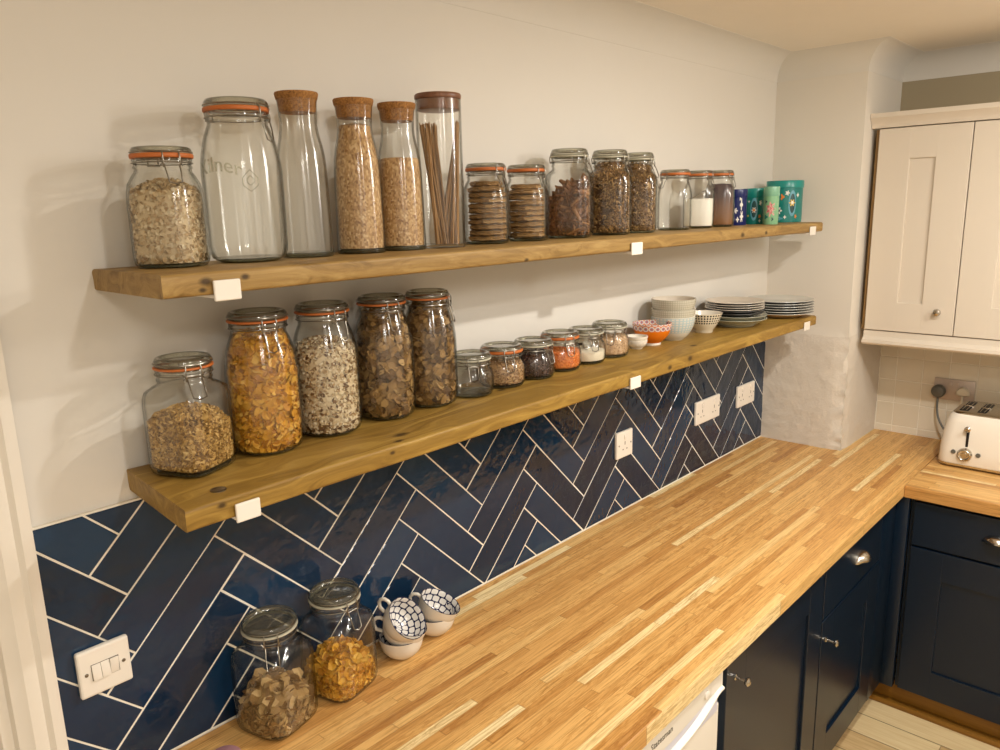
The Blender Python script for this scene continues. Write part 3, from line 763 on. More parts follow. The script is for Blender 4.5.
for yc in (-.094, -.272):
    b = MB(); box(b, face_x(.12)-.003, face_x(.12)+.004, yc-.0045, yc+.0045, .085, .152, .001); b.build('lever_slot', M['dark'], to)
    b = MB(); lathe(b, [(.006, 0), (.006, .010), (.010, .014), (.0105, .022), (.006, .026)], 16); b.xf(Matrix.Translation((face_x(.155), yc, .156)) @ Matrix.Rotation(-pi/2, 4, 'Y')); b.build('lever', M['steel'], to)
    b = MB(); lathe(b, [(.024, 0), (.025, .004), (.023, .014), (.018, .018), (.016, .0165), (.010, .0165), (.009, .019), (.002, .019)], 32); b.xf(Matrix.Translation((face_x(.06)-.001, yc+.002, .058)) @ Matrix.Rotation(-pi/2, 4, 'Y')); b.build('browning_dial', M['steel'], to)
    for dy in (.040, -.040):
        b = MB(); lathe(b, [(.008, 0), (.008, .004), (.0065, .006)], 18); b.xf(Matrix.Translation((face_x(.06)-.001, yc+dy, .062)) @ Matrix.Rotation(-pi/2, 4, 'Y')); b.build('button', M['grey_plastic'], to)

# ------------------------------------------------------------------ jars
def interp(prof, z):
    for a, q in zip(prof, prof[1:]):
        if a[1] <= z <= q[1]:
            t = (z-a[1])/max(1e-9, q[1]-a[1]); return a[0]+(q[0]-a[0])*t, a[2]+(q[2]-a[2])*t
    return (prof[0][0], prof[0][2]) if z < prof[0][1] else (prof[-1][0], prof[-1][2])
def body_prof(kind, R, H):
    if kind == 'tall':     # round tall jar
        q = [(.70, 0), (.82, .004/H), (.92, .03), (.975, .065), (1, .11), (1, .56), (.985, .62), (.94, .69), (.87, .76), (.79, .815), (.735, .845)]; nk = .735; n = 2; z1 = .935
    elif kind == 'square':  # broad square jar with wide neck
        q = [(.78, 0), (.88, .006), (.96, .03), (.995, .07), (1, .12), (1, .60), (.985, .66), (.93, .715), (.83, .755), (.745, .775)]; nk = .735; n = 4.2; z1 = .915
    elif kind == 'litre':   # squarish litre jar, sloping shoulder
        q = [(.80, 0), (.90, .006), (.97, .04), (1, .09), (1, .55), (.98, .62), (.93, .70), (.86, .765), (.81, .795)]; nk = .80; n = 3.2; z1 = .925
    elif kind == 'penny':   # squat round jar
        q = [(.78, 0), (.90, .03), (.97, .10), (1, .20), (1, .42), (.97, .52), (.90, .60), (.83, .65)]; nk = .81; n = 2; z1 = .86
    prof = [(r*R, z*H, n) for r, z in q]
    zn = q[-1][1]
    k = len(prof)
    prof[-1] = (prof[-1][0], prof[-1][1], 2); prof[-2] = (prof[-2][0], prof[-2][1], 2 + (n-2)*.3)
    rn = nk*R
    prof += [(rn, (zn+.02)*H, 2), (rn*1.0, (zn+.025)*H, 2), (rn*1.035, (zn+.032)*H, 2), (rn*1.035, (zn+.045)*H, 2), (rn, (zn+.052)*H, 2), (rn, (z1-.045)*H, 2), (rn*1.05, (z1-.04)*H, 2), (rn*1.05, (z1-.012)*H, 2), (rn*1.02, (z1-.006)*H, 2)]
    return prof, rn, z1*H
def clip_jar(x, y, z, R, H, kind, clip, label, group, seal='orange_rubber', rz=None, sealh=.0035, cat='jar', hinge=True):
    prof, rn, zl = body_prof(kind, R, H)
    # things stand square to the wall; the clip direction is given relative to the viewer
    t = thing('clip_top_jar', label, cat, (x, y, z), rz or 0, group)
    a0 = az(x, y) + math.asin(max(-1, min(1, clip))) - (rz or 0)
    g = .0026
    inner = [(max(.001, p[0]-g), max(p[1], .006), p[2]) for p in prof]
    inner = [p for i, p in enumerate(inner) if i == 0 or p[1] > inner[i-1][1] + 1e-6]
    seg = 56 if R > .06 else 44
    b = MB(); lathe(b, [(prof[0][0]*.9, .0004, prof[0][2])] + prof + inner[::-1], seg)
    lathe(b, [(prof[0][0]*.97, .0012, prof[0][2]), (prof[1][0]*.965, .003, prof[1][2]), (prof[1][0]*.975, .0055, prof[1][2])], seg, 1); b.build('glass_body', [M['jar_glass'], M['base_glass']], t, smooth=60)
    lh = H - zl
    b = MB(); lathe(b, [(rn*.86, zl-.006), (rn*.98, zl+.0015), (rn*1.06, zl+.003), (rn*1.075, zl+lh*.35), (rn*1.06, zl+lh*.7), (rn*1.0, zl+lh*.95), (rn*.92, zl+lh), (rn*.84, zl+lh*.9), (rn*.78, zl+lh*.62), (rn*.35, zl+lh*.72)], 44)
    b.build('lid', M['lid_glass'], t, smooth=60)
    b = MB(); sh = sealh if seal == 'orange_rubber' else .002; lathe(b, [(rn*1.0, zl-sh), (rn*1.085, zl-sh), (rn*1.11, zl-sh*.6), (rn*1.11, zl+sh*.6), (rn*1.085, zl+sh), (rn*1.0, zl+sh)], 44, cap0=False, cap1=False, close=True)
    b.build('rubber_seal', M[seal], t, smooth=60)
    # wire work
    zr = zl - .045*H if kind != 'penny' else zl - .09*H
    zr = max(zr, zl-.011); wr = .0011 if R > .055 else .001
    b = MB(); tube(b, ring_pts(rn*1.06, zr-.002, 36), wr, 5, True); b.build('neck_wire', M['wire_steel'], t, smooth=60)
    b = MB(); zt_ = zl + lh*.42
    tube(b, ring_pts(rn*1.085, zt_, 36), wr, 5, True)
    P = lambda r, a, zz: (r*cos(a), r*sin(a), zz)
    da = .011/rn
    for s_ in (-1, 1):
        tube(b, [P(rn*1.09, a0+s_*da, zt_), P(rn*1.17, a0+s_*da, zl), P(rn*1.17, a0+s_*da, zr-.006), P(rn*1.10, a0+s_*da*1.0, zr-.010)], wr*1.1, 6)
        tube(b, [P(rn*1.13, a0+s_*da*1.5, zr+.002), P(rn*1.17, a0+s_*da*1.05, zr-.003), P(rn*1.13, a0+s_*da*1.4, zr-.008)], wr, 5)
    tube(b, [P(rn*1.17, a0-da, zr-.004), P(rn*1.17, a0+da, zr-.004)], wr, 6)
    b.build('wire_clip', M['wire_steel'], t, smooth=60)
    ll = min(.042, H*.19) if kind != 'penny' else .036
    rb = interp(prof, max(0, zr-ll))[0]*se(interp(prof, max(0, zr-ll))[1], a0)
    ro = max(rb + .004, rn*1.16)
    b = MB(); da2 = .0085/rn
    tube(b, [P(rn*1.15, a0-da*.9, zr-.006), P((rn*1.17+ro)/2, a0-da2, zr-ll*.5), P(ro, a0-da2*.8, zr-ll*.92), P(ro+.001, a0, zr-ll), P(ro, a0+da2*.8, zr-ll*.92), P((rn*1.17+ro)/2, a0+da2, zr-ll*.5), P(rn*1.15, a0+da*.9, zr-.006)], wr*1.1, 6)
    b.build('clip_lever', M['wire_steel'], t, smooth=60)
    if hinge:
        b = MB(); ah = a0 + pi
        tube(b, [P(rn*1.09, ah-.2, zt_), P(rn*1.2, ah-.16, zl-.002), P(rn*1.16, ah-.16, zr-.004)], wr*1.2, 6); tube(b, [P(rn*1.09, ah+.2, zt_), P(rn*1.2, ah+.16, zl-.002), P(rn*1.16, ah+.16, zr-.004)], wr*1.2, 6)
        tube(b, [P(rn*1.15, ah-.2, zr-.003), P(rn*1.15, ah+.2, zr-.003)], .002, 6); b.build('hinge', M['wire_steel'], t, smooth=60)
    return t, inner

# ---- food in the jars
ICO = None
def icosa():
    global ICO
    if ICO is None:
        b = bmesh.new(); bmesh.ops.create_icosphere(b, subdivisions=1, radius=1); b.verts.index_update()
        ICO = ([v.co.copy() for v in b.verts], [[v.index for v in f.verts] for f in b.faces]); b.free()
    return ICO
def p_flake(rnd, curl=.5, sides=7, ecc=.75, thick=.07):
    vs = []; c = rnd.uniform(-curl, curl); c2 = rnd.uniform(-curl, curl)
    e = rnd.uniform(ecc, 1)
    for k in range(sides):
        t = 2*pi*k/sides; r = rnd.uniform(.78, 1.08); x, y = r*cos(t), r*sin(t)*e
        vs.append(Vector((x, y, c*x*x + c2*y*y + rnd.uniform(-.06, .06))))
    vs += [Vector((0, 0, thick)), Vector((0, 0, -thick))]
    fs = [(k, (k+1) % sides, sides) for k in range(sides)] + [((k+1) % sides, k, sides+1) for k in range(sides)]
    return vs, fs
def p_lump(rnd, j=.25, sc=(1, .8, .7)):
    V, Fc = icosa(); return [Vector((v.x*sc[0], v.y*sc[1], v.z*sc[2]))*(1+rnd.uniform(-j, j)) for v in V], Fc
def p_grain(rnd, sc=(1, .55, .5)): return p_lump(rnd, .03, sc)
def p_penne(rnd):
    vs = []; n = 8
    for (x, sl) in ((-1, .25), (1, .25)):
        for r in (.26, .19):
            for k in range(n):
                t = 2*pi*k/n; vs.append(Vector((x + sl*sin(t), r*cos(t), r*sin(t))))
    fs = []
    for k in range(n):
        q = (k+1) % n
        fs += [(k, q, 2*n+q, 2*n+k), (n+q, n+k, 3*n+k, 3*n+q), (q, k, n+k, n+q), (2*n+k, 2*n+q, 3*n+q, 3*n+k)]
    return vs, fs
def p_twist(rnd):
    b = MB(); n = 13; ph = rnd.uniform(0, 6)
    tube(b, [(-1+2*i/n, .30*cos(ph+i*1.15), .30*sin(ph+i*1.15)) for i in range(n+1)], .17, 4)
    return [Vector(v) for v in b.v], b.f
def rot_rand(rnd): return Matrix.Rotation(rnd.uniform(0, 6.283), 3, 'Z') @ Matrix.Rotation(rnd.uniform(0, 3.1416), 3, 'X') @ Matrix.Rotation(rnd.uniform(0, 6.283), 3, 'Z')
def fill(name, label, cat, x, y, z, rz, inner, zfill, mat, piece, n, size, var=.25, dome=.0, tang=True, slope=(0, 0), seed=1, core_in=.7, topfrac=.3, ztop_lump=.004, hollow=False, group=None):
    rnd = random.Random(seed)
    b = MB(); zb = inner[0][1] + .001
    top = lambda px, py: zfill + slope[0]*px + slope[1]*py + dome*(1 - (px*px+py*py)/(inner[len(inner)//2][0]**2))
    def Rin(zz, th):
        r, q = interp(inner, zz); return r*se(q, th) - .0008
    # body of the heap
    seg = 40; zs = []; k = 0; H = zfill - zb
    rings = []
    for i in range(9): rings.append((i/8, 1.0))
    for rr in (.8, .6, .4, .2): rings.append((1.0, rr))
    vs = []; fs = []
    ci = size*core_in
    for (fz, fr) in rings:
        for kk in range(seg):
            th = 2*pi*(kk+.5)/seg
            zz0 = zb + H*fz; r = max(.002, Rin(zz0, th) - ci)*fr
            px, py = r*cos(th), r*sin(th); tz = top(px, py) - ci*.6 + rnd.uniform(-1, 1)*ztop_lump*.5
            zz = zb + max(.001, (tz - zb))*fz
            r = min(r, max(.002, Rin(min(zz, zb+10), th) - ci*.9))
            vs.append((r*cos(th), r*sin(th), zz))
    m = len(rings)
    for i in range(m-1):
        for kk in range(seg): fs.append((i*seg+kk, i*seg+(kk+1) % seg, (i+1)*seg+(kk+1) % seg, (i+1)*seg+kk))
    c = len(vs); vs.append((0, 0, top(0, 0)-ci*.6))
    for kk in range(seg): fs.append(((m-1)*seg+kk, (m-1)*seg+(kk+1) % seg, c))
    c = len(vs); vs.append((0, 0, zb))
    for kk in range(seg): fs.append((c, (kk+1) % seg, kk))
    b.add(vs, fs)
    cz = math.cos(rz); 
    for i in range(n):
        V, Fc = piece(rnd); s_ = size*rnd.uniform(1-var, 1+var)
        th = rnd.uniform(0, 2*pi)
        ontop = rnd.random() < topfrac
        if ontop:
            r = Rin(zfill, th)*math.sqrt(rnd.random())*.95; px, py = r*cos(th), r*sin(th); zz = top(px, py) + rnd.uniform(-.5, .35)*s_
            nrm = Vector((rnd.uniform(-.5, .5), rnd.uniform(-.5, .5), 1))
        else:
            px, py = cos(th), sin(th); zt_ = top(Rin(zfill, th)*px, Rin(zfill, th)*py); zz = zb + (zt_-zb)*rnd.random()
            r = Rin(zz, th) - rnd.uniform(.15, .75)*s_*.8; px, py = r*cos(th), r*sin(th); nrm = Vector((cos(th), sin(th), rnd.uniform(-.5, .5)))
        if tang:
            q = Vector((0, 0, 1)).rotation_difference((nrm + Vector((rnd.uniform(-1.1, 1.1), rnd.uniform(-1.1, 1.1), rnd.uniform(-1.1, 1.1)))).normalized()).to_matrix() @ Matrix.Rotation(rnd.uniform(0, 6.283), 3, 'Z')
        else: q = rot_rand(rnd)
        out = []; W_ = [q @ (v*s_) + Vector((px, py, zz)) for v in V]; ex = 0
        for p in W_: ex = max(ex, math.hypot(p.x, p.y) - Rin(max(p.z, zb), math.atan2(p.y, p.x)))
        hr = math.hypot(px, py)
        sh_ = Vector((-px/hr*ex, -py/hr*ex, 0)) if hr > 1e-4 and ex > 0 else Vector((0, 0, 0))
        for p in W_:
            p = p + sh_; p.z = max(p.z, zb)
            a = math.atan2(p.y, p.x); lim = Rin(p.z, a); rr = math.hypot(p.x, p.y)
            if rr > lim: p.x *= lim/rr; p.y *= lim/rr
            out.append(p)
        b.add(out, Fc)
    o = b.build(name, M[mat], None, (x, y, z), (0, 0, rz), smooth=50 if piece in (p_grain,) else 25)
    return tag(o, label, cat, group, 'stuff')
def settle(name, label, cat, x, y, z, rz, inner, zfill, mat, dome=.004, slope=(0, 0), seed=1):
    """powder or fine grain: one lumpy heap"""
    rnd = random.Random(seed); b = MB(); zb = inner[0][1] + .0008; seg = 48
    prof = [p for p in inner if p[1] < zfill - .004]
    r1, q1 = interp(inner, zfill); prof = [(p[0]-.0008, p[1]+.0008, p[2]) for p in prof] + [(r1-.0008, zfill-.002, q1), (r1*.97, zfill, q1)] + [(r1*f, zfill + dome*(1-f), q1) for f in (.8, .6, .4, .2)]
    def jit(i, k, r, zz):
        if zz > zfill-.003: zz += rnd.uniform(-.0015, .0015) + slope[0]*r*cos(2*pi*k/seg) + slope[1]*r*sin(2*pi*k/seg)
        return r, zz
    lathe(b, prof, seg, jit=jit); o = b.build(name, M[mat], None, (x, y, z), (0, 0, rz), smooth=50)
    return tag(o, label, cat, None, 'stuff')

# ---- upper shelf
GU = 'clip-top jars on the upper shelf'; GL = 'tall clip-top jars on the lower shelf'; GS = 'squat clip-top jars on the lower shelf'; GW = 'clip-top jars on the worktop'
def inz(inner): return inner
# oats
P = (.215, -.08, S1Z); t, inn = clip_jar(*P, .0535, .187, 'litre', .28, 'squarish clip-top jar of pale oats, first on the upper shelf', GU, rz=.75)
fill('oats', 'pale rolled oats filling the first jar on the upper shelf', 'oats', *P, .75, inn, .125, 'oats', lambda r: p_flake(r, .25, 6), 2600, .0042, dome=.012, seed=3)
P = (.349, -.085, S1Z); t, inn = clip_jar(*P, .0668, .2685, 'tall', .80, 'large empty clip-top jar with raised lettering on the glass', GU)
emb = t
vs, fs = text_mesh('Kilner', .034, .0008)
wd = max(v.x for v in vs); a0 = az(P[0], P[1]); b = MB(); rr = .0668+.0002
out = []
for v in vs:
    u = (v.x - wd/2); a = a0 - .62 + u/rr; zz = .150 + v.y - (u*u)*6.0
    out.append(((rr + v.z*.8)*cos(a), (rr + v.z*.8)*sin(a), zz))
b.add(out, fs)
q = [(0, .017), (.012, .004), (.012, -.008), (0, -.018), (-.012, -.008), (-.012, .004)]
tube(b, [((rr+.0003)*cos(a0+.18+u/rr), (rr+.0003)*sin(a0+.18+u/rr), .135+w) for u, w in q], .0009, 5, True)
tube(b, [((rr+.0003)*cos(a0+.18+u*.45/rr), (rr+.0003)*sin(a0+.18+u*.45/rr), .135+w*.45) for u, w in q], .0009, 5, True)
b.build('raised_lettering', M['emboss_glass'], emb, smooth=0)

# bottles with cork stoppers
def cork_bottle(x, y, z, H, label, R=.0482):
    t = thing('cork_bottle', label, 'bottle', (x, y, z), 0, 'cork-stoppered bottles on the upper shelf')
    hg = H - .0125; k = R/.0482
    prof = [(.0462*k, 0), (.0478*k, .002), (.0482*k, .008), (.0472*k, .05), (.0462*k, .11), (.0452*k, .155), (.0435*k, .18), (.0400*k, .2), (.0360*k, .217), (.0338*k, .230), (.0332*k, .240), (.0338*k, .255), (.0352*k, hg-.006), (.0360*k, hg)]
    prof = [(r, zz, 2) for r, zz in prof]; g = .0024
    inner = [(r-g, max(zz, .009), 2) for r, zz, _ in prof]; inner = [p for i, p in enumerate(inner) if i == 0 or p[1] > inner[i-1][1]+1e-6]
    b = MB(); lathe(b, [(.04*k, .0004, 2)] + prof + inner[::-1], 48); lathe(b, [(.043*k, .0012), (.0455*k, .003), (.0455*k, .008)], 48, 1); b.build('glass_body', [M['jar_glass'], M['base_glass']], t, smooth=60)
    b = MB(); r0 = .0335*k; lathe(b, [(r0*.93, hg-.022), (r0*.96, hg-.02), (r0*1.04, hg-.001), (r0*1.10, hg+.001), (r0*1.16, hg+.010), (r0*1.13, hg+.0125), (r0*.3, hg+.0128)], 40); b.build('cork_stopper', M['cork'], t)
    return t, inner
P = (.475, -.075, S1Z); cork_bottle(*P, .2915, 'empty glass bottle with a cork stopper next to the big empty jar')
P = (.597, -.08, S1Z); t, inn = cork_bottle(*P, .2895, 'cork-stoppered bottle filled up to its neck with brown rice')
settle('rice', 'brown rice filling the bottle up to the neck', 'rice', *P, 0, inn, .240, 'brown_rice', .007, seed=2)
P = (.704, -.08, S1Z); t, inn = cork_bottle(*P, .290, 'cork-stoppered bottle three-quarters full of brown rice by the spaghetti')
settle('rice', 'brown rice in the bottle beside the spaghetti jar', 'rice', *P, 0, inn, .182, 'brown_rice', .004, seed=4)
# spaghetti tube
P = (.800, -.10, S1Z); t = thing('spaghetti_jar', 'tall straight glass jar with a dark wooden lid holding spaghetti', 'jar', P)
R_ = .0478; b = MB(); lathe(b, [(R_*.94, .0004), (R_*.97, 0), (R_, .003), (R_, .300), (R_*.99, .302), (R_-.0025, .302), (R_-.0025, .008), (.002, .008)], 48); b.build('glass_body', M['jar_glass'], t, smooth=60)
b = MB(); lathe(b, [(R_*.88, .281), (R_-.0028, .282), (R_-.0028, .3025), (R_*1.0, .303), (R_*1.02, .306), (R_*1.02, .311), (R_*.98, .3135), (.004, .3138)], 44); b.build('lid', M['dark_wood_lid'], t)
rgt = Vector((sin(YAW), -cos(YAW), 0)); fwd = Vector((cos(YAW), sin(YAW), 0)); rnd = random.Random(11)
sp = MB(); tube(sp, [(0, 0, 0), (0, 0, 1)], .0016, 6); strand = sp.build('spaghetti_strand', M['spaghetti'], smooth=60); me_strand = strand.data
def place_strand(o, a, q, lab, grp):
    d = q - a; o.location = Vector(P) + a; o.rotation_mode = 'QUATERNION'; o.rotation_quaternion = Vector((0, 0, 1)).rotation_difference(d.normalized()); o.scale = (1, 1, d.length)
    tag(o, lab, 'spaghetti', grp)
first = True
for i in range(96):
    if i < 58:
        a = rgt*rnd.uniform(-.014, .016) + fwd*rnd.uniform(-.036, .034); q = rgt*rnd.uniform(-.042, -.006) + fwd*rnd.uniform(-.02, .022); zz = rnd.uniform(.246, .258); lab = 'brown spaghetti strand leaning to the left in the tall jar'; grp = 'spaghetti leaning left'
    else:
        a = rgt*rnd.uniform(-.012, .038) + fwd*rnd.uniform(-.036, .02); q = rgt*rnd.uniform(.035, .0415) + fwd*rnd.uniform(-.014, .012); zz = rnd.uniform(.248, .260); lab = 'brown spaghetti strand leaning to the right in the tall jar'; grp = 'spaghetti leaning right'
    for w in (a, q):
        if w.length > .0425: w *= .0425/w.length
    a.z = .0086; q.z = zz
    o = strand if first else strand.copy()
    if not first: COL.objects.link(o)
    first = False; place_strand(o, a, q, lab, grp)
# stacked crispbread jars
def crisp_stack(x, y, z, R, n, h, lab, grp, seed):
    rnd = random.Random(seed); b = MB(); seg = 26
    def jit(i, k, r, zz): return r*(1 + .05*sin(k*2.4+i) + .03*sin(k*1.1)), zz + .0011*sin(k*1.9)
    lathe(b, [(R*.9, 0), (R, h*.25), (R*.97, h*.5), (R*1.0, h*.75), (R*.9, h)], seg, jit=jit)
    base = b.build('crispbread', M['crispbread'], None, (x, y, z), smooth=30)
    for i in range(n):
        o = base if i == 0 else base.copy()
        if i: COL.objects.link(o)
        o.location = (x + rnd.uniform(-.002, .002), y + rnd.uniform(-.002, .002), z + .008 + i*(h+.0016)); o.rotation_euler = (rnd.uniform(-.03, .03), rnd.uniform(-.03, .03), rnd.uniform(0, 6)); f_s = .86 if i == n-1 else (.94 if i == n-2 else 1); o.scale = (f_s, f_s, 1); tag(o, lab, 'crispbread', grp)
P = (.962, -.078, S1Z); clip_jar(*P, .0530, .180, 'litre', .70, 'orange-sealed clip-top jar of stacked crispbread next to the spaghetti jar', GU, rz=.55)
crisp_stack(*P, .0435, 11, .0105, 'round brown crispbread stacked in the jar next to the spaghetti', 'crispbread beside the spaghetti jar', 5)
P = (1.104, -.078, S1Z); clip_jar(*P, .0530, .180, 'litre', .78, 'orange-sealed clip-top jar of stacked crispbread next to the penne jar', GU, rz=.5)
crisp_stack(*P, .0435, 10, .0112, 'round brown crispbread stacked in the jar next to the penne', 'crispbread beside the penne jar', 9)
P = (1.266, -.085, S1Z); t, inn = clip_jar(*P, .0600, .2225, 'square', .9, 'tall square clip-top jar half full of dark penne', GU, 'clear_rubber', rz=.5)
fill('penne', 'dark wholewheat penne heaped in the tall square jar', 'pasta', *P, .5, inn, .118, 'penne', p_penne, 300, .020, .12, tang=False, slope=(.25, -.35), seed=6, core_in=.9, dome=.01)
P = (1.448, -.085, S1Z); t, inn = clip_jar(*P, .0600, .226, 'square', .88, 'tall square clip-top jar full of pasta twists next to the penne jar', GU, 'clear_rubber', rz=.5)
fill('pasta_twists', 'brown pasta twists filling the jar next to the penne', 'pasta', *P, .5, inn, .176, 'twist', p_twist, 900, .0130, .2, tang=False, seed=7, core_in=1.1, dome=.006)
P = (1.588, -.085, S1Z); t, inn = clip_jar(*P, .0560, .2235, 'square', .9, 'tall square clip-top jar full of pasta twists next to the small empty jar', GU, 'clear_rubber', rz=.5)
fill('pasta_twists', 'brown pasta twists filling the jar beside the small empty jar', 'pasta', *P, .5, inn, .178, 'twist', p_twist, 850, .0130, .2, tang=False, seed=8, core_in=1.1, dome=.006)
P = (1.797, -.085, S1Z); clip_jar(*P, .0520, .181, 'litre', -.72, 'empty orange-sealed clip-top jar on the upper shelf left of the white sugar', GU, rz=.45)
P = (1.950, -.085, S1Z); t, inn = clip_jar(*P, .0490, .181, 'litre', .75, 'orange-sealed clip-top jar half filled with white sugar', GU, rz=.45)
settle('sugar', 'white sugar half filling the jar near the tins', 'sugar', *P, .45, inn, .092, 'sugar', .002, seed=3)
sc = thing('spoon', 'thin dark spoon standing in the white sugar', 'spoon', (P[0], P[1], P[2]))
b = MB(); d = rgt*.031; tube(b, [tuple(-d*.75 + Vector((0, 0, .094))), tuple(d*.1 + Vector((0, 0, .110))), tuple(d + Vector((0, 0, .124)))], .0016, 6); b.build('handle', M['wire_steel'], sc, smooth=60)
b = MB(); lathe(b, [(.001, 0), (.006, .001), (.008, .003), (.0075, .0035), (.005, .0018), (.001, .001)], 16); b.xf(Matrix.Translation(-d*.8 + Vector((0, 0, .0925)))); b.build('bowl', M['wire_steel'], sc, smooth=60)
P = (2.094, -.085, S1Z); t, inn = clip_jar(*P, .0490, .184, 'litre', .82, 'orange-sealed clip-top jar of brown sugar right of the white sugar', GU, rz=.4)
settle('brown_sugar', 'brown sugar filling the jar beside the navy tin', 'sugar', *P, .4, inn, .138, 'layered_sugar', .003, seed=5)

# ---- tins
def tin(x, y, z, R, H, lidh, body, lid, label, motifs):
    t = thing('storage_tin', label, 'tin', (x, y, z), 0, 'painted storage tins on the upper shelf')
    b = MB(); lathe(b, [(R*.97, 0), (R*.99, .0015), (R*.99, H-lidh)], 44, cap1=False); a0 = az(x, y)
    names = [body]
    def blob(u, w, ru, rw, key, petals=0, lift=.0004):
        if key not in names: names.append(key)
        mi = names.index(key); n = 20 if not petals else petals*8
        vs = []; 
        for k in range(n):
            th = 2*pi*k/n; m = 1 if not petals else .72 + .28*cos(petals*th)
            a = a0 + (u + ru*m*cos(th))/R; rr = R*.99 + lift; vs.append((rr*cos(a), rr*sin(a), w + rw*m*sin(th)))
        a = a0 + u/R; rr = R*.99 + lift*1.6; vs.append((rr*cos(a), rr*sin(a), w))
        b.add(vs, [(k, (k+1) % n, n) for k in range(n)], mi)
    for m_ in motifs: blob(*m_[:5], *(m_[5:] if len(m_) > 5 else ()))
    b.build('can', [M[k] for k in names], t, smooth=30)
    b = MB(); lathe(b, [(R*1.0, H-lidh-.002), (R*1.03, H-lidh), (R*1.03, H-.002), (R*1.01, H), (R*.3, H+.0005)], 44); b.build('lid', M[lid], t, smooth=40)
for k, c in (('tin_navy', '#14205c'), ('tin_teal', '#137a72'), ('tin_teal_lid', '#178a82'), ('tin_mint', '#84b58a'), ('tin_mint_lid', '#7fb394'), ('ink_white', '#e6e2d8'), ('ink_pink', '#e0a498'), ('ink_rose', '#c8686a'), ('ink_yellow', '#e3c25a'), ('ink_orange', '#dd7f33'), ('ink_dark', '#0e4444'), ('ink_blue', '#5f9fae')): simple(k, c, .3)
tin(2.243, -.075, S1Z, .034, .123, .026, 'tin_navy', 'tin_navy', 'navy blue tin with white flowers next to the brown sugar', [(-.004, .05, .009, .011, 'ink_white', 5), (.016, .07, .006, .02, 'ink_white', 4), (.018, .03, .007, .022, 'ink_white', 6), (.004, .02, .006, .010, 'ink_white', 4), (.012, .09, .005, .006, 'ink_white', 3)])
tin(2.368, -.085, S1Z, .0420, .126, .030, 'tin_teal', 'tin_teal_lid', 'small teal tin with flowers between the navy and mint tins', [(-.003, .053, .013, .040, 'ink_blue', 0, .0003), (-.003, .053, .009, .030, 'ink_dark', 0, .0006), (-.003, .05, .009, .011, 'ink_white', 6, .001), (-.003, .05, .004, .005, 'ink_orange', 0, .0016), (.019, .075, .006, .010, 'ink_white', 5), (.018, .028, .006, .008, 'ink_orange', 5), (.018, .012, .004, .006, 'ink_white', 4), (-.022, .08, .004, .005, 'ink_white', 4), (-.024, .03, .004, .005, 'ink_yellow', 4)])
tin(2.322, -.165, S1Z, .0262, .129, .030, 'tin_mint', 'tin_mint_lid', 'pale mint tin with a pink rose, standing in front of the big teal tin', [(.0, .052, .019, .027, 'ink_pink', 7, .0004), (-.002, .054, .013, .019, 'ink_rose', 5, .0008), (-.002, .054, .010, .014, 'ink_pink', 4, .0012), (.0, .055, .004, .006, 'ink_rose', 3, .0016), (-.018, .078, .005, .006, 'ink_dark', 3), (.006, .018, .004, .008, 'ink_dark', 3), (-.016, .026, .007, .008, 'tin_teal', 3)])
tin(2.595, -.098, S1Z, .0655, .154, .026, 'tin_teal', 'tin_teal_lid', 'big teal tin with flowers and a wide lid at the shelf end', [(.030, .070, .015, .048, 'ink_blue', 0, .0003), (.030, .070, .010, .036, 'ink_dark', 0, .0006), (.029, .072, .013, .014, 'ink_yellow', 6, .001), (.029, .072, .005, .006, 'ink_white', 0, .0016), (-.018, .044, .012, .014, 'ink_white', 5), (-.018, .044, .004, .005, 'ink_dark', 0, .001), (.010, .108, .009, .010, 'ink_white', 5), (-.008, .094, .008, .013, 'ink_orange', 3), (.052, .10, .006, .009, 'ink_white', 4), (.046, .022, .006, .009, 'ink_orange', 5), (-.012, .015, .010, .008, 'ink_blue', 3), (.004, .02, .006, .007, 'ink_white', 4)])

# ---- lower shelf, tall jars
P = (.209, -.085, S2Z); t, inn = clip_jar(*P, .0585, .197, 'square', .30, 'square clip-top jar half full of granola at the lower shelf end', GL, rz=.42, sealh=.0019)
fill('granola', 'crunchy brown granola half filling the square jar', 'granola', *P, .42, inn, .100, 'granola', p_lump, 1900, .0056, .5, dome=.011, slope=(-.10, .0), seed=12, tang=False, core_in=.9)
P = (.352, -.085, S2Z); t, inn = clip_jar(*P, .0655, .257, 'tall', .35, 'tall clip-top jar filled to the top with cornflakes', GL, sealh=.0019)
fill('cornflakes', 'golden cornflakes filling the tall jar on the lower shelf', 'cereal', *P, 0, inn, .207, 'cornflake', lambda r: p_flake(r, .7, 8), 1700, .0098, .35, seed=13, dome=.006, core_in=.9)
P = (.492, -.08, S2Z); t, inn = clip_jar(*P, .0640, .2555, 'tall', .62, 'tall clip-top jar of speckled muesli', GL, sealh=.0019)
fill('muesli', 'speckled cream and brown muesli in the tall jar', 'cereal', *P, 0, inn, .178, 'muesli', lambda r: p_flake(r, .3, 6, thick=.25), 3400, .0048, .35, seed=14, dome=.01)
P = (.637, -.08, S2Z); t, inn = clip_jar(*P, .0622, .256, 'tall', .45, 'tall clip-top jar full of bran flakes right beside the muesli', GL, sealh=.0019)
fill('bran_flakes', 'brown bran flakes in the jar right beside the muesli', 'cereal', *P, 0, inn, .214, 'branflake', lambda r: p_flake(r, .35, 6, .55), 900, .0130, .4, seed=15, core_in=.95)
P = (.764, -.08, S2Z); t, inn = clip_jar(*P, .0600, .254, 'tall', .97, 'tall clip-top jar full of bran flakes beside the small empty jar', GL, sealh=.0019)
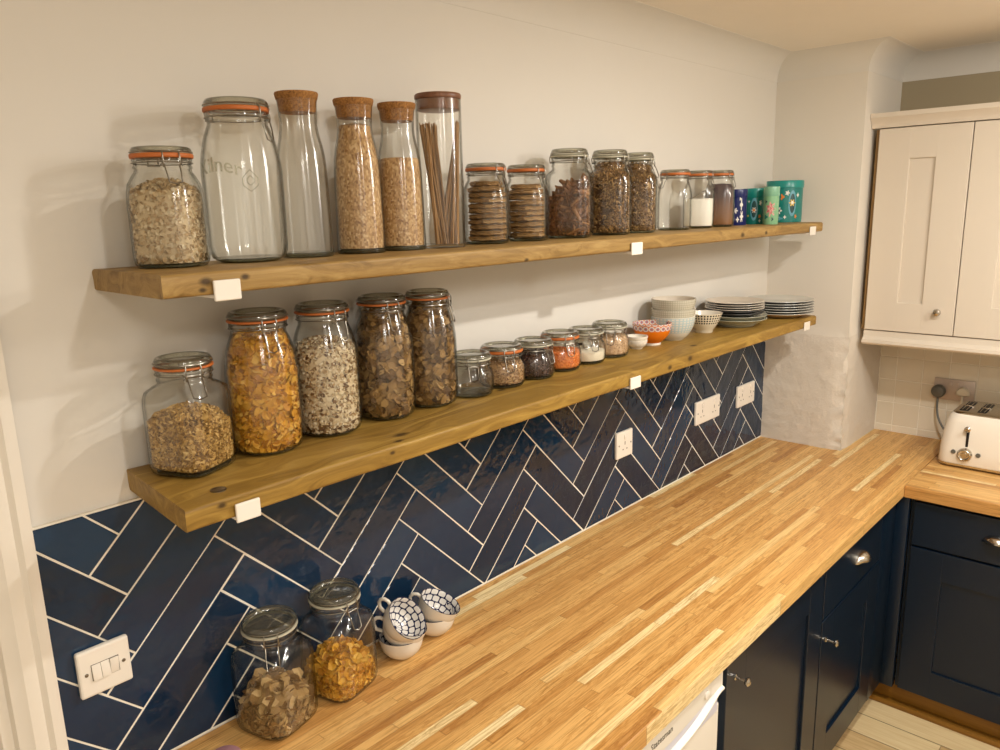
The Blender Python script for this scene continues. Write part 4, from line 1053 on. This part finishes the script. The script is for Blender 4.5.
fill('bran_flakes', 'brown bran flakes in the jar beside the small empty jar', 'cereal', *P, 0, inn, .212, 'branflake', lambda r: p_flake(r, .35, 6, .55), 900, .0130, .4, seed=16, core_in=.95)
# squat jars
P = (.881, -.09, S2Z); clip_jar(*P, .0535, .099, 'penny', .12, 'small squat empty clip-top jar beside the bran flakes', GS, 'clear_rubber')
P = (.996, -.082, S2Z); t, inn = clip_jar(*P, .0585, .1005, 'penny', .35, 'squat orange-sealed jar of mixed brown seeds', GS)
fill('mixed_seeds', 'speckled mixed seeds in the squat orange-sealed jar', 'seeds', *P, 0, inn, .060, 'mixed_seed', lambda r: p_grain(r, (1, .7, .6)), 1500, .0032, .3, seed=17, tang=False)
P = (1.112, -.085, S2Z); t, inn = clip_jar(*P, .0562, .098, 'penny', .80, 'squat clip-top jar of dark beans', GS, 'clear_rubber')
fill('dark_beans', 'dark brown beans filling the squat jar', 'beans', *P, 0, inn, .062, 'dark_bean', lambda r: p_grain(r, (1, .65, .6)), 800, .0044, .2, seed=18, tang=False)
P = (1.228, -.08, S2Z); t, inn = clip_jar(*P, .0572, .101, 'penny', .5, 'squat clip-top jar of orange lentils', GS)
fill('red_lentils', 'orange split lentils in the squat jar', 'lentils', *P, 0, inn, .050, 'red_lentil', lambda r: p_grain(r, (1, 1, .45)), 1100, .0030, .2, seed=19, tang=False)
P = (1.343, -.08, S2Z); t, inn = clip_jar(*P, .0560, .096, 'penny', .45, 'squat clip-top jar of flour with a scoop inside', GS, 'clear_rubber')
settle('flour', 'off-white flour in the squat jar with the scoop', 'flour', *P, 0, inn, .034, 'flour', .006, seed=20)
sc = thing('measuring_scoop', 'small white scoop with dark handle lying in the flour', 'scoop', (P[0], P[1], P[2]+.036))
b = MB(); lathe(b, [(.006, .004), (.013, .008), (.016, .016), (.015, .0165), (.012, .009), (.004, .006)], 20); b.xf(Matrix.Rotation(.5, 4, 'X')); b.build('bowl', M['scoop_white'], sc)
b = MB(); tube(b, [tuple(-rgt*.010+Vector((0, 0, .014))), tuple(-rgt*.038+Vector((0, 0, .012)))], .0032, 8); b.build('handle', M['dark'], sc)
P = (1.458, -.08, S2Z); t, inn = clip_jar(*P, .0568, .098, 'penny', .05, 'squat clip-top jar of pinkish grain beside the small white bowls', GS, 'clear_rubber')
fill('pink_grain', 'pinkish beige grain in the squat jar near the bowls', 'grain', *P, 0, inn, .058, 'pink_grain', lambda r: p_grain(r, (1, .6, .55)), 1300, .0030, .25, seed=21, tang=False)

# ---- bowls
def bowl(x, y, z, prof, mats, label, name='bowl', group=None, cat='bowl', inner_mat=0, foot=None):
    t = thing(name, label, cat, (x, y, z), 0, group)
    o_, i_ = prof
    b = MB(); lathe(b, o_, 48, 0, cap1=False); lathe(b, [o_[-1]] + i_, 48, inner_mat, cap0=False); b.build('bowl_body', mats, t, smooth=50)
    if foot:
        b = MB(); lathe(b, foot, 40, cap1=False); b.build('foot', M['china_white'], t, smooth=40)
    return t
def round_bowl(R, H, foot=.5, th=.0035, flare=.55):
    o_ = []; n = 12
    for k in range(n+1):
        t = k/n; o_.append((R*(foot + (1-foot)*(sin(t*pi/2)**flare if flare != 1 else t)), .004 + (H-.004)*t))
    o_ = [(R*foot*.96, .0)] + [(R*foot, .002)] + o_[1:]
    i_ = [(max(.003, r-th), max(z, .008)) for r, z in o_[::-1]][0:-2]
    return o_, i_ + [(R*foot*.5, .0075)]
GB = 'bowls on the lower shelf'
bowl(1.594, -.085, S2Z, round_bowl(.0325, .026, .55), [M['china_white']], 'tiny white bowl under another tiny bowl, left of the orange bowl', group='tiny white bowls')
o_, i_ = round_bowl(.0335, .026, .55); t = bowl(1.594, -.085, S2Z+.0125, (o_, i_), [M['china_white'], M['china_blue']], 'tiny white bowl with a dark patterned rim inside, topmost of two', group='tiny white bowls')
band_bowl('tiny_rim', '#e2dacb', '#1c2340', .0, .02, 16, 1, .33); t.children[0].data.materials[1] = M['tiny_rim']
o_, i_ = round_bowl(.060, .060, .5, flare=.6); o_ = [(r, z+.008) for r, z in o_]; i_ = [(r, z+.008) for r, z in i_]
band_bowl('orange_bowl_print', '#de7410', '#d9cfc6', .058, .095, 22, 2, .5, False)
def orange_print(inside=False):
    t = NT('orange_bowl_print'); s = t.sep(t.uv()); v0, v1 = (.002, .05) if inside else (.049, .10); V = t.math('DIVIDE', t.math('SUBTRACT', s[1], v0), .0165); row = t.math('FLOOR', V)
    U = t.math('ADD', t.math('MULTIPLY', s[0], 20), t.math('MULTIPLY', row, .5)); fx = t.math('SUBTRACT', t.math('FRACT', U), .5); fy = t.math('SUBTRACT', t.math('FRACT', V), .5)
    d = t.math('SQRT', t.math('ADD', t.math('MULTIPLY', fx, fx), t.math('MULTIPLY', fy, fy)))
    c = t.ramp(d, [(0, '#b0604a'), (.14, '#b06a5e'), (.16, '#9a7f92'), (.30, '#9a7f92'), (.33, '#ded2c4'), (.46, '#ded2c4'), (.49, '#c9785a')], 'LINEAR')
    t.bsdf(t.mix(t.math('LESS_THAN', s[1], .036), '#d9c9b0', c) if inside else t.mix(t.math('GREATER_THAN', s[1], v0), '#de7410', c), .2); return t.m
t = bowl(1.678, -.086, S2Z, (o_, i_), [orange_print(), orange_print(True)], 'bright orange bowl with a spotted rim on a white foot', group=GB, inner_mat=1, foot=[(.027, 0), (.028, .001), (.027, .010)])
SR = .0690
bowl(1.797, -.09, S2Z, round_bowl(SR, .076, .5, flare=.62), [M['bowl_blue_print'], M['china_white']], 'large bowl with pale blue print, lowest of the stack of three', group='stack of three large bowls', inner_mat=1)
bowl(1.797, -.09, S2Z+.030, round_bowl(SR*1.0, .069, .5, flare=.62), [M['bowl_grey_print'], M['china_white']], 'large beige textured bowl in the middle of the stack of three', group='stack of three large bowls', inner_mat=1)
bowl(1.797, -.09, S2Z+.061, round_bowl(SR*1.01, .070, .5, flare=.62), [M['bowl_grey_print'], M['plate_cream']], 'large beige textured bowl on top of the stack of three', group='stack of three large bowls', inner_mat=1)
o_ = [(.028, 0), (.029, .001), (.030, .010), (.033, .013), (.044, .030), (.052, .046), (.059, .066)]; i_ = [(.056, .065), (.049, .046), (.041, .031), (.028, .017), (.01, .014)]
bowl(1.975, -.105, S2Z, (o_, i_), [M['bowl_black_print'], M['china_white']], 'cream flared bowl with black printed bands beside the plates', group=GB, inner_mat=1)
# ---- plates
def dish(x, y, z, R, h, mat, rim, label, group, well=.62, name='plate'):
    t = thing(name, label, 'plate', (x, y, z), 0, group)
    b = MB(); lathe(b, [(R*well*.95, 0), (R*well, .0012), (R*well*1.05, h*.25), (R*.97, h-.0028), (R, h-.0008)], 64, 1, cap1=False)
    lathe(b, [(R, h-.0008), (R*.996, h+.0006), (R*.97, h+.0002), (R*well*1.06, h*.25+.0032), (R*well*.9, .0042), (.004, .004)], 64, 0, cap0=False)
    b.build('dish', [M[mat], M[rim]], t, smooth=45)
G1 = 'plates in the nearer stack'; G2 = 'plates in the stack at the shelf end'
zz = S2Z; x1, y1 = 2.165, -.122
ords = ['lowest', 'second from the bottom']
for k in range(2): dish(x1+.004, y1-.004, zz + k*.0125, .103, .028, 'plate_sage', 'plate_sage', 'pale sage shallow dish, %s in the nearer plate stack' % ords[k], G1, .6, 'shallow_dish')
for k in range(2): dish(x1, y1, zz + .0335 + k*.0085, .099, .018, 'plate_dark', 'plate_dark', 'dark grey plate, %s of the two dark plates in the nearer stack' % ('lower', 'upper')[k], G1, .6)
for k in range(4): dish(x1-.002, y1+.002, zz + .0505 + k*.0078, .1, .015, 'plate_cream', 'plate_rim', 'cream dark-rimmed plate in the nearer stack, %s of four' % ('lowest', 'second from the bottom', 'third from the bottom', 'topmost')[k], G1, .6)
x2, y2 = 2.462, -.158
dish(x2+.004, y2, zz, .118, .020, 'plate_grey', 'plate_tan', 'tan-bottomed plate, lowest at the shelf end', G2, .6)
for k in range(5): dish(x2, y2+.002, zz + .0135 + k*.0092, .121, .016, 'plate_grey', 'plate_rim', 'pale grey plate in the shelf-end stack, %s of five' % ('lowest', 'second from the bottom', 'middle', 'second from the top', 'topmost')[k], G2, .6)

# ---- jars and cups on the worktop
P = (.325, -.071, T); t, inn = clip_jar(*P, .0655, .226, 'square', .0, 'square clip-top jar of pale bran flakes on the worktop', GW, 'clear_rubber', rz=.25)
fill('bran_flakes', 'pale bran flakes heaped in the jar on the worktop', 'cereal', *P, .25, inn, .074, 'branflake_pale', lambda r: p_flake(r, .4, 7, .6), 480, .0140, .4, seed=22, core_in=.85, dome=.022)
P = (.477, -.071, T); t, inn = clip_jar(*P, .0655, .224, 'square', .62, 'square clip-top jar of cornflakes on the worktop beside the cups', GW, 'clear_rubber', rz=.25)
fill('cornflakes', 'golden cornflakes half filling the jar on the worktop', 'cereal', *P, .25, inn, .074, 'cornflake', lambda r: p_flake(r, .7, 8), 950, .0098, .35, seed=23, core_in=.8, dome=.022)
def cup(pos, rot, label, hang):
    """rot: 3x3 tilt; hang: handle direction angle"""
    t = thing('cup', label, 'cup', pos, group='patterned cups on the worktop'); t.rotation_mode = 'QUATERNION'; t.rotation_quaternion = rot.to_quaternion()
    o_ = [(.022, 0), (.0235, .001), (.0245, .003), (.033, .008), (.0415, .017), (.0465, .028), (.0492, .040), (.0502, .0525)]
    i_ = [(.0494, .0535), (.0478, .052), (.0468, .040), (.0440, .028), (.0388, .0175), (.030, .010), (.018, .0065), (.002, .006)]
    b = MB(); lathe(b, o_, 48, 0, cap1=False); lathe(b, [o_[-1], (.0499, .0535), i_[0]], 48, 2, cap0=False, cap1=False); lathe(b, i_, 48, 1, cap0=False)
    b.build('cup_body', [M['china_white'], M['blue_lattice'], M['china_blue']], t, smooth=50)
    b = MB(); c, s_ = cos(hang), sin(hang)
    tube(b, [((r)*c, (r)*s_, zz) for r, zz in ((.047, .044), (.057, .047), (.066, .044), (.0705, .035), (.067, .025), (.058, .017), (.043, .0165))], .0042, 10); b.build('handle', M['china_white'], t, smooth=60)
HL = math.atan2(-rgt.y, -rgt.x)
def tilt(deg, ang=0):     # lean towards the viewer's right, turned by ang towards the viewer
    d = (rgt*cos(ang) - fwd*sin(ang)); ax = Vector((0, 0, 1)).cross(d); return Matrix.Rotation(radians(deg), 3, ax)
c0 = Vector((.634, -.086, T)); c1 = Vector((.748, -.072, T))
UPV = Vector((0, 0, 1))
cup(c0, tilt(0), 'white cup at the bottom of the taller leaning cup stack', HL-1.1)
cup(c0 + Vector((0, 0, .030)) - rgt*.006, tilt(20), 'white cup in the middle of the taller leaning cup stack', HL)
cup(c0 + Vector((0, 0, .066)) - rgt*.016, tilt(48, .45), 'tilted blue-lattice cup on top of the taller stack', HL-.25)
cup(c1, tilt(0), 'white cup under another cup, further from the cornflakes jar', HL+.2)
cup(c1 + Vector((0, 0, .032)) - rgt*.006, tilt(26), 'tilted blue-lattice cup on top of the shorter stack', HL)
# small pot cut off at the bottom edge
pt = thing('lidded_pot', 'small pink-topped glass pot cut off at the bottom edge of the picture', 'pot', (.176, -.142, T))
b = MB(); lathe(b, [(.025, .0005), (.028, .002), (.030, .010), (.030, .036), (.029, .038), (.0275, .038), (.0275, .005), (.002, .004)], 32); b.build('glass_body', M['jar_glass'], pt, smooth=60)
b = MB(); lathe(b, [(.0270, .034), (.0290, .0385), (.0295, .043), (.027, .0455), (.004, .046)], 32); b.build('lid', M['pink_lid'], pt, smooth=50)

# ------------------------------------------------------------------ light
def lamp(name, loc, power, col, r):
    l = bpy.data.lights.new(name, 'POINT'); l.energy = power; l.color = col; l.shadow_soft_size = r
    o = bpy.data.objects.new(name, l); o.location = loc; COL.objects.link(o); return o
WARM = (1.0, .965, .90)
def panel(name, loc, power, col, size):
    l = bpy.data.lights.new(name, 'AREA'); l.energy = power; l.color = col; l.shape = 'DISK'; l.size = size
    o = bpy.data.objects.new(name, l); o.location = loc; COL.objects.link(o); return o
panel('ceiling_lamp', (1.50, -1.25, ZC-.012), 21, WARM, .08)
panel('ceiling_lamp', (.35, -1.55, ZC-.012), 11, WARM, .10)
panel('added_fill_disk', (-.5, -2.0, ZC-.03), 18, WARM, .5)  # wide soft fill added behind the camera to even out the walls
lamp('added_fill_point', (2.0, -1.75, ZC-.2), 25, WARM, .12)  # unseen point fill, added to brighten the ceiling and pillar
w = bpy.data.worlds.new('world'); SC.world = w; w.use_nodes = True
w.node_tree.nodes['Background'].inputs[0].default_value = (1, .85, .66, 1); w.node_tree.nodes['Background'].inputs[1].default_value = .05
vs_ = SC.view_settings; vs_.view_transform = 'Standard'; vs_.look = 'None'; vs_.exposure = .1; vs_.gamma = 1; vs_.use_curve_mapping = False
SC.cycles.transparent_max_bounces = 40; SC.cycles.max_bounces = 10; SC.cycles.use_denoising = True
SC.cycles.sample_clamp_indirect = 6
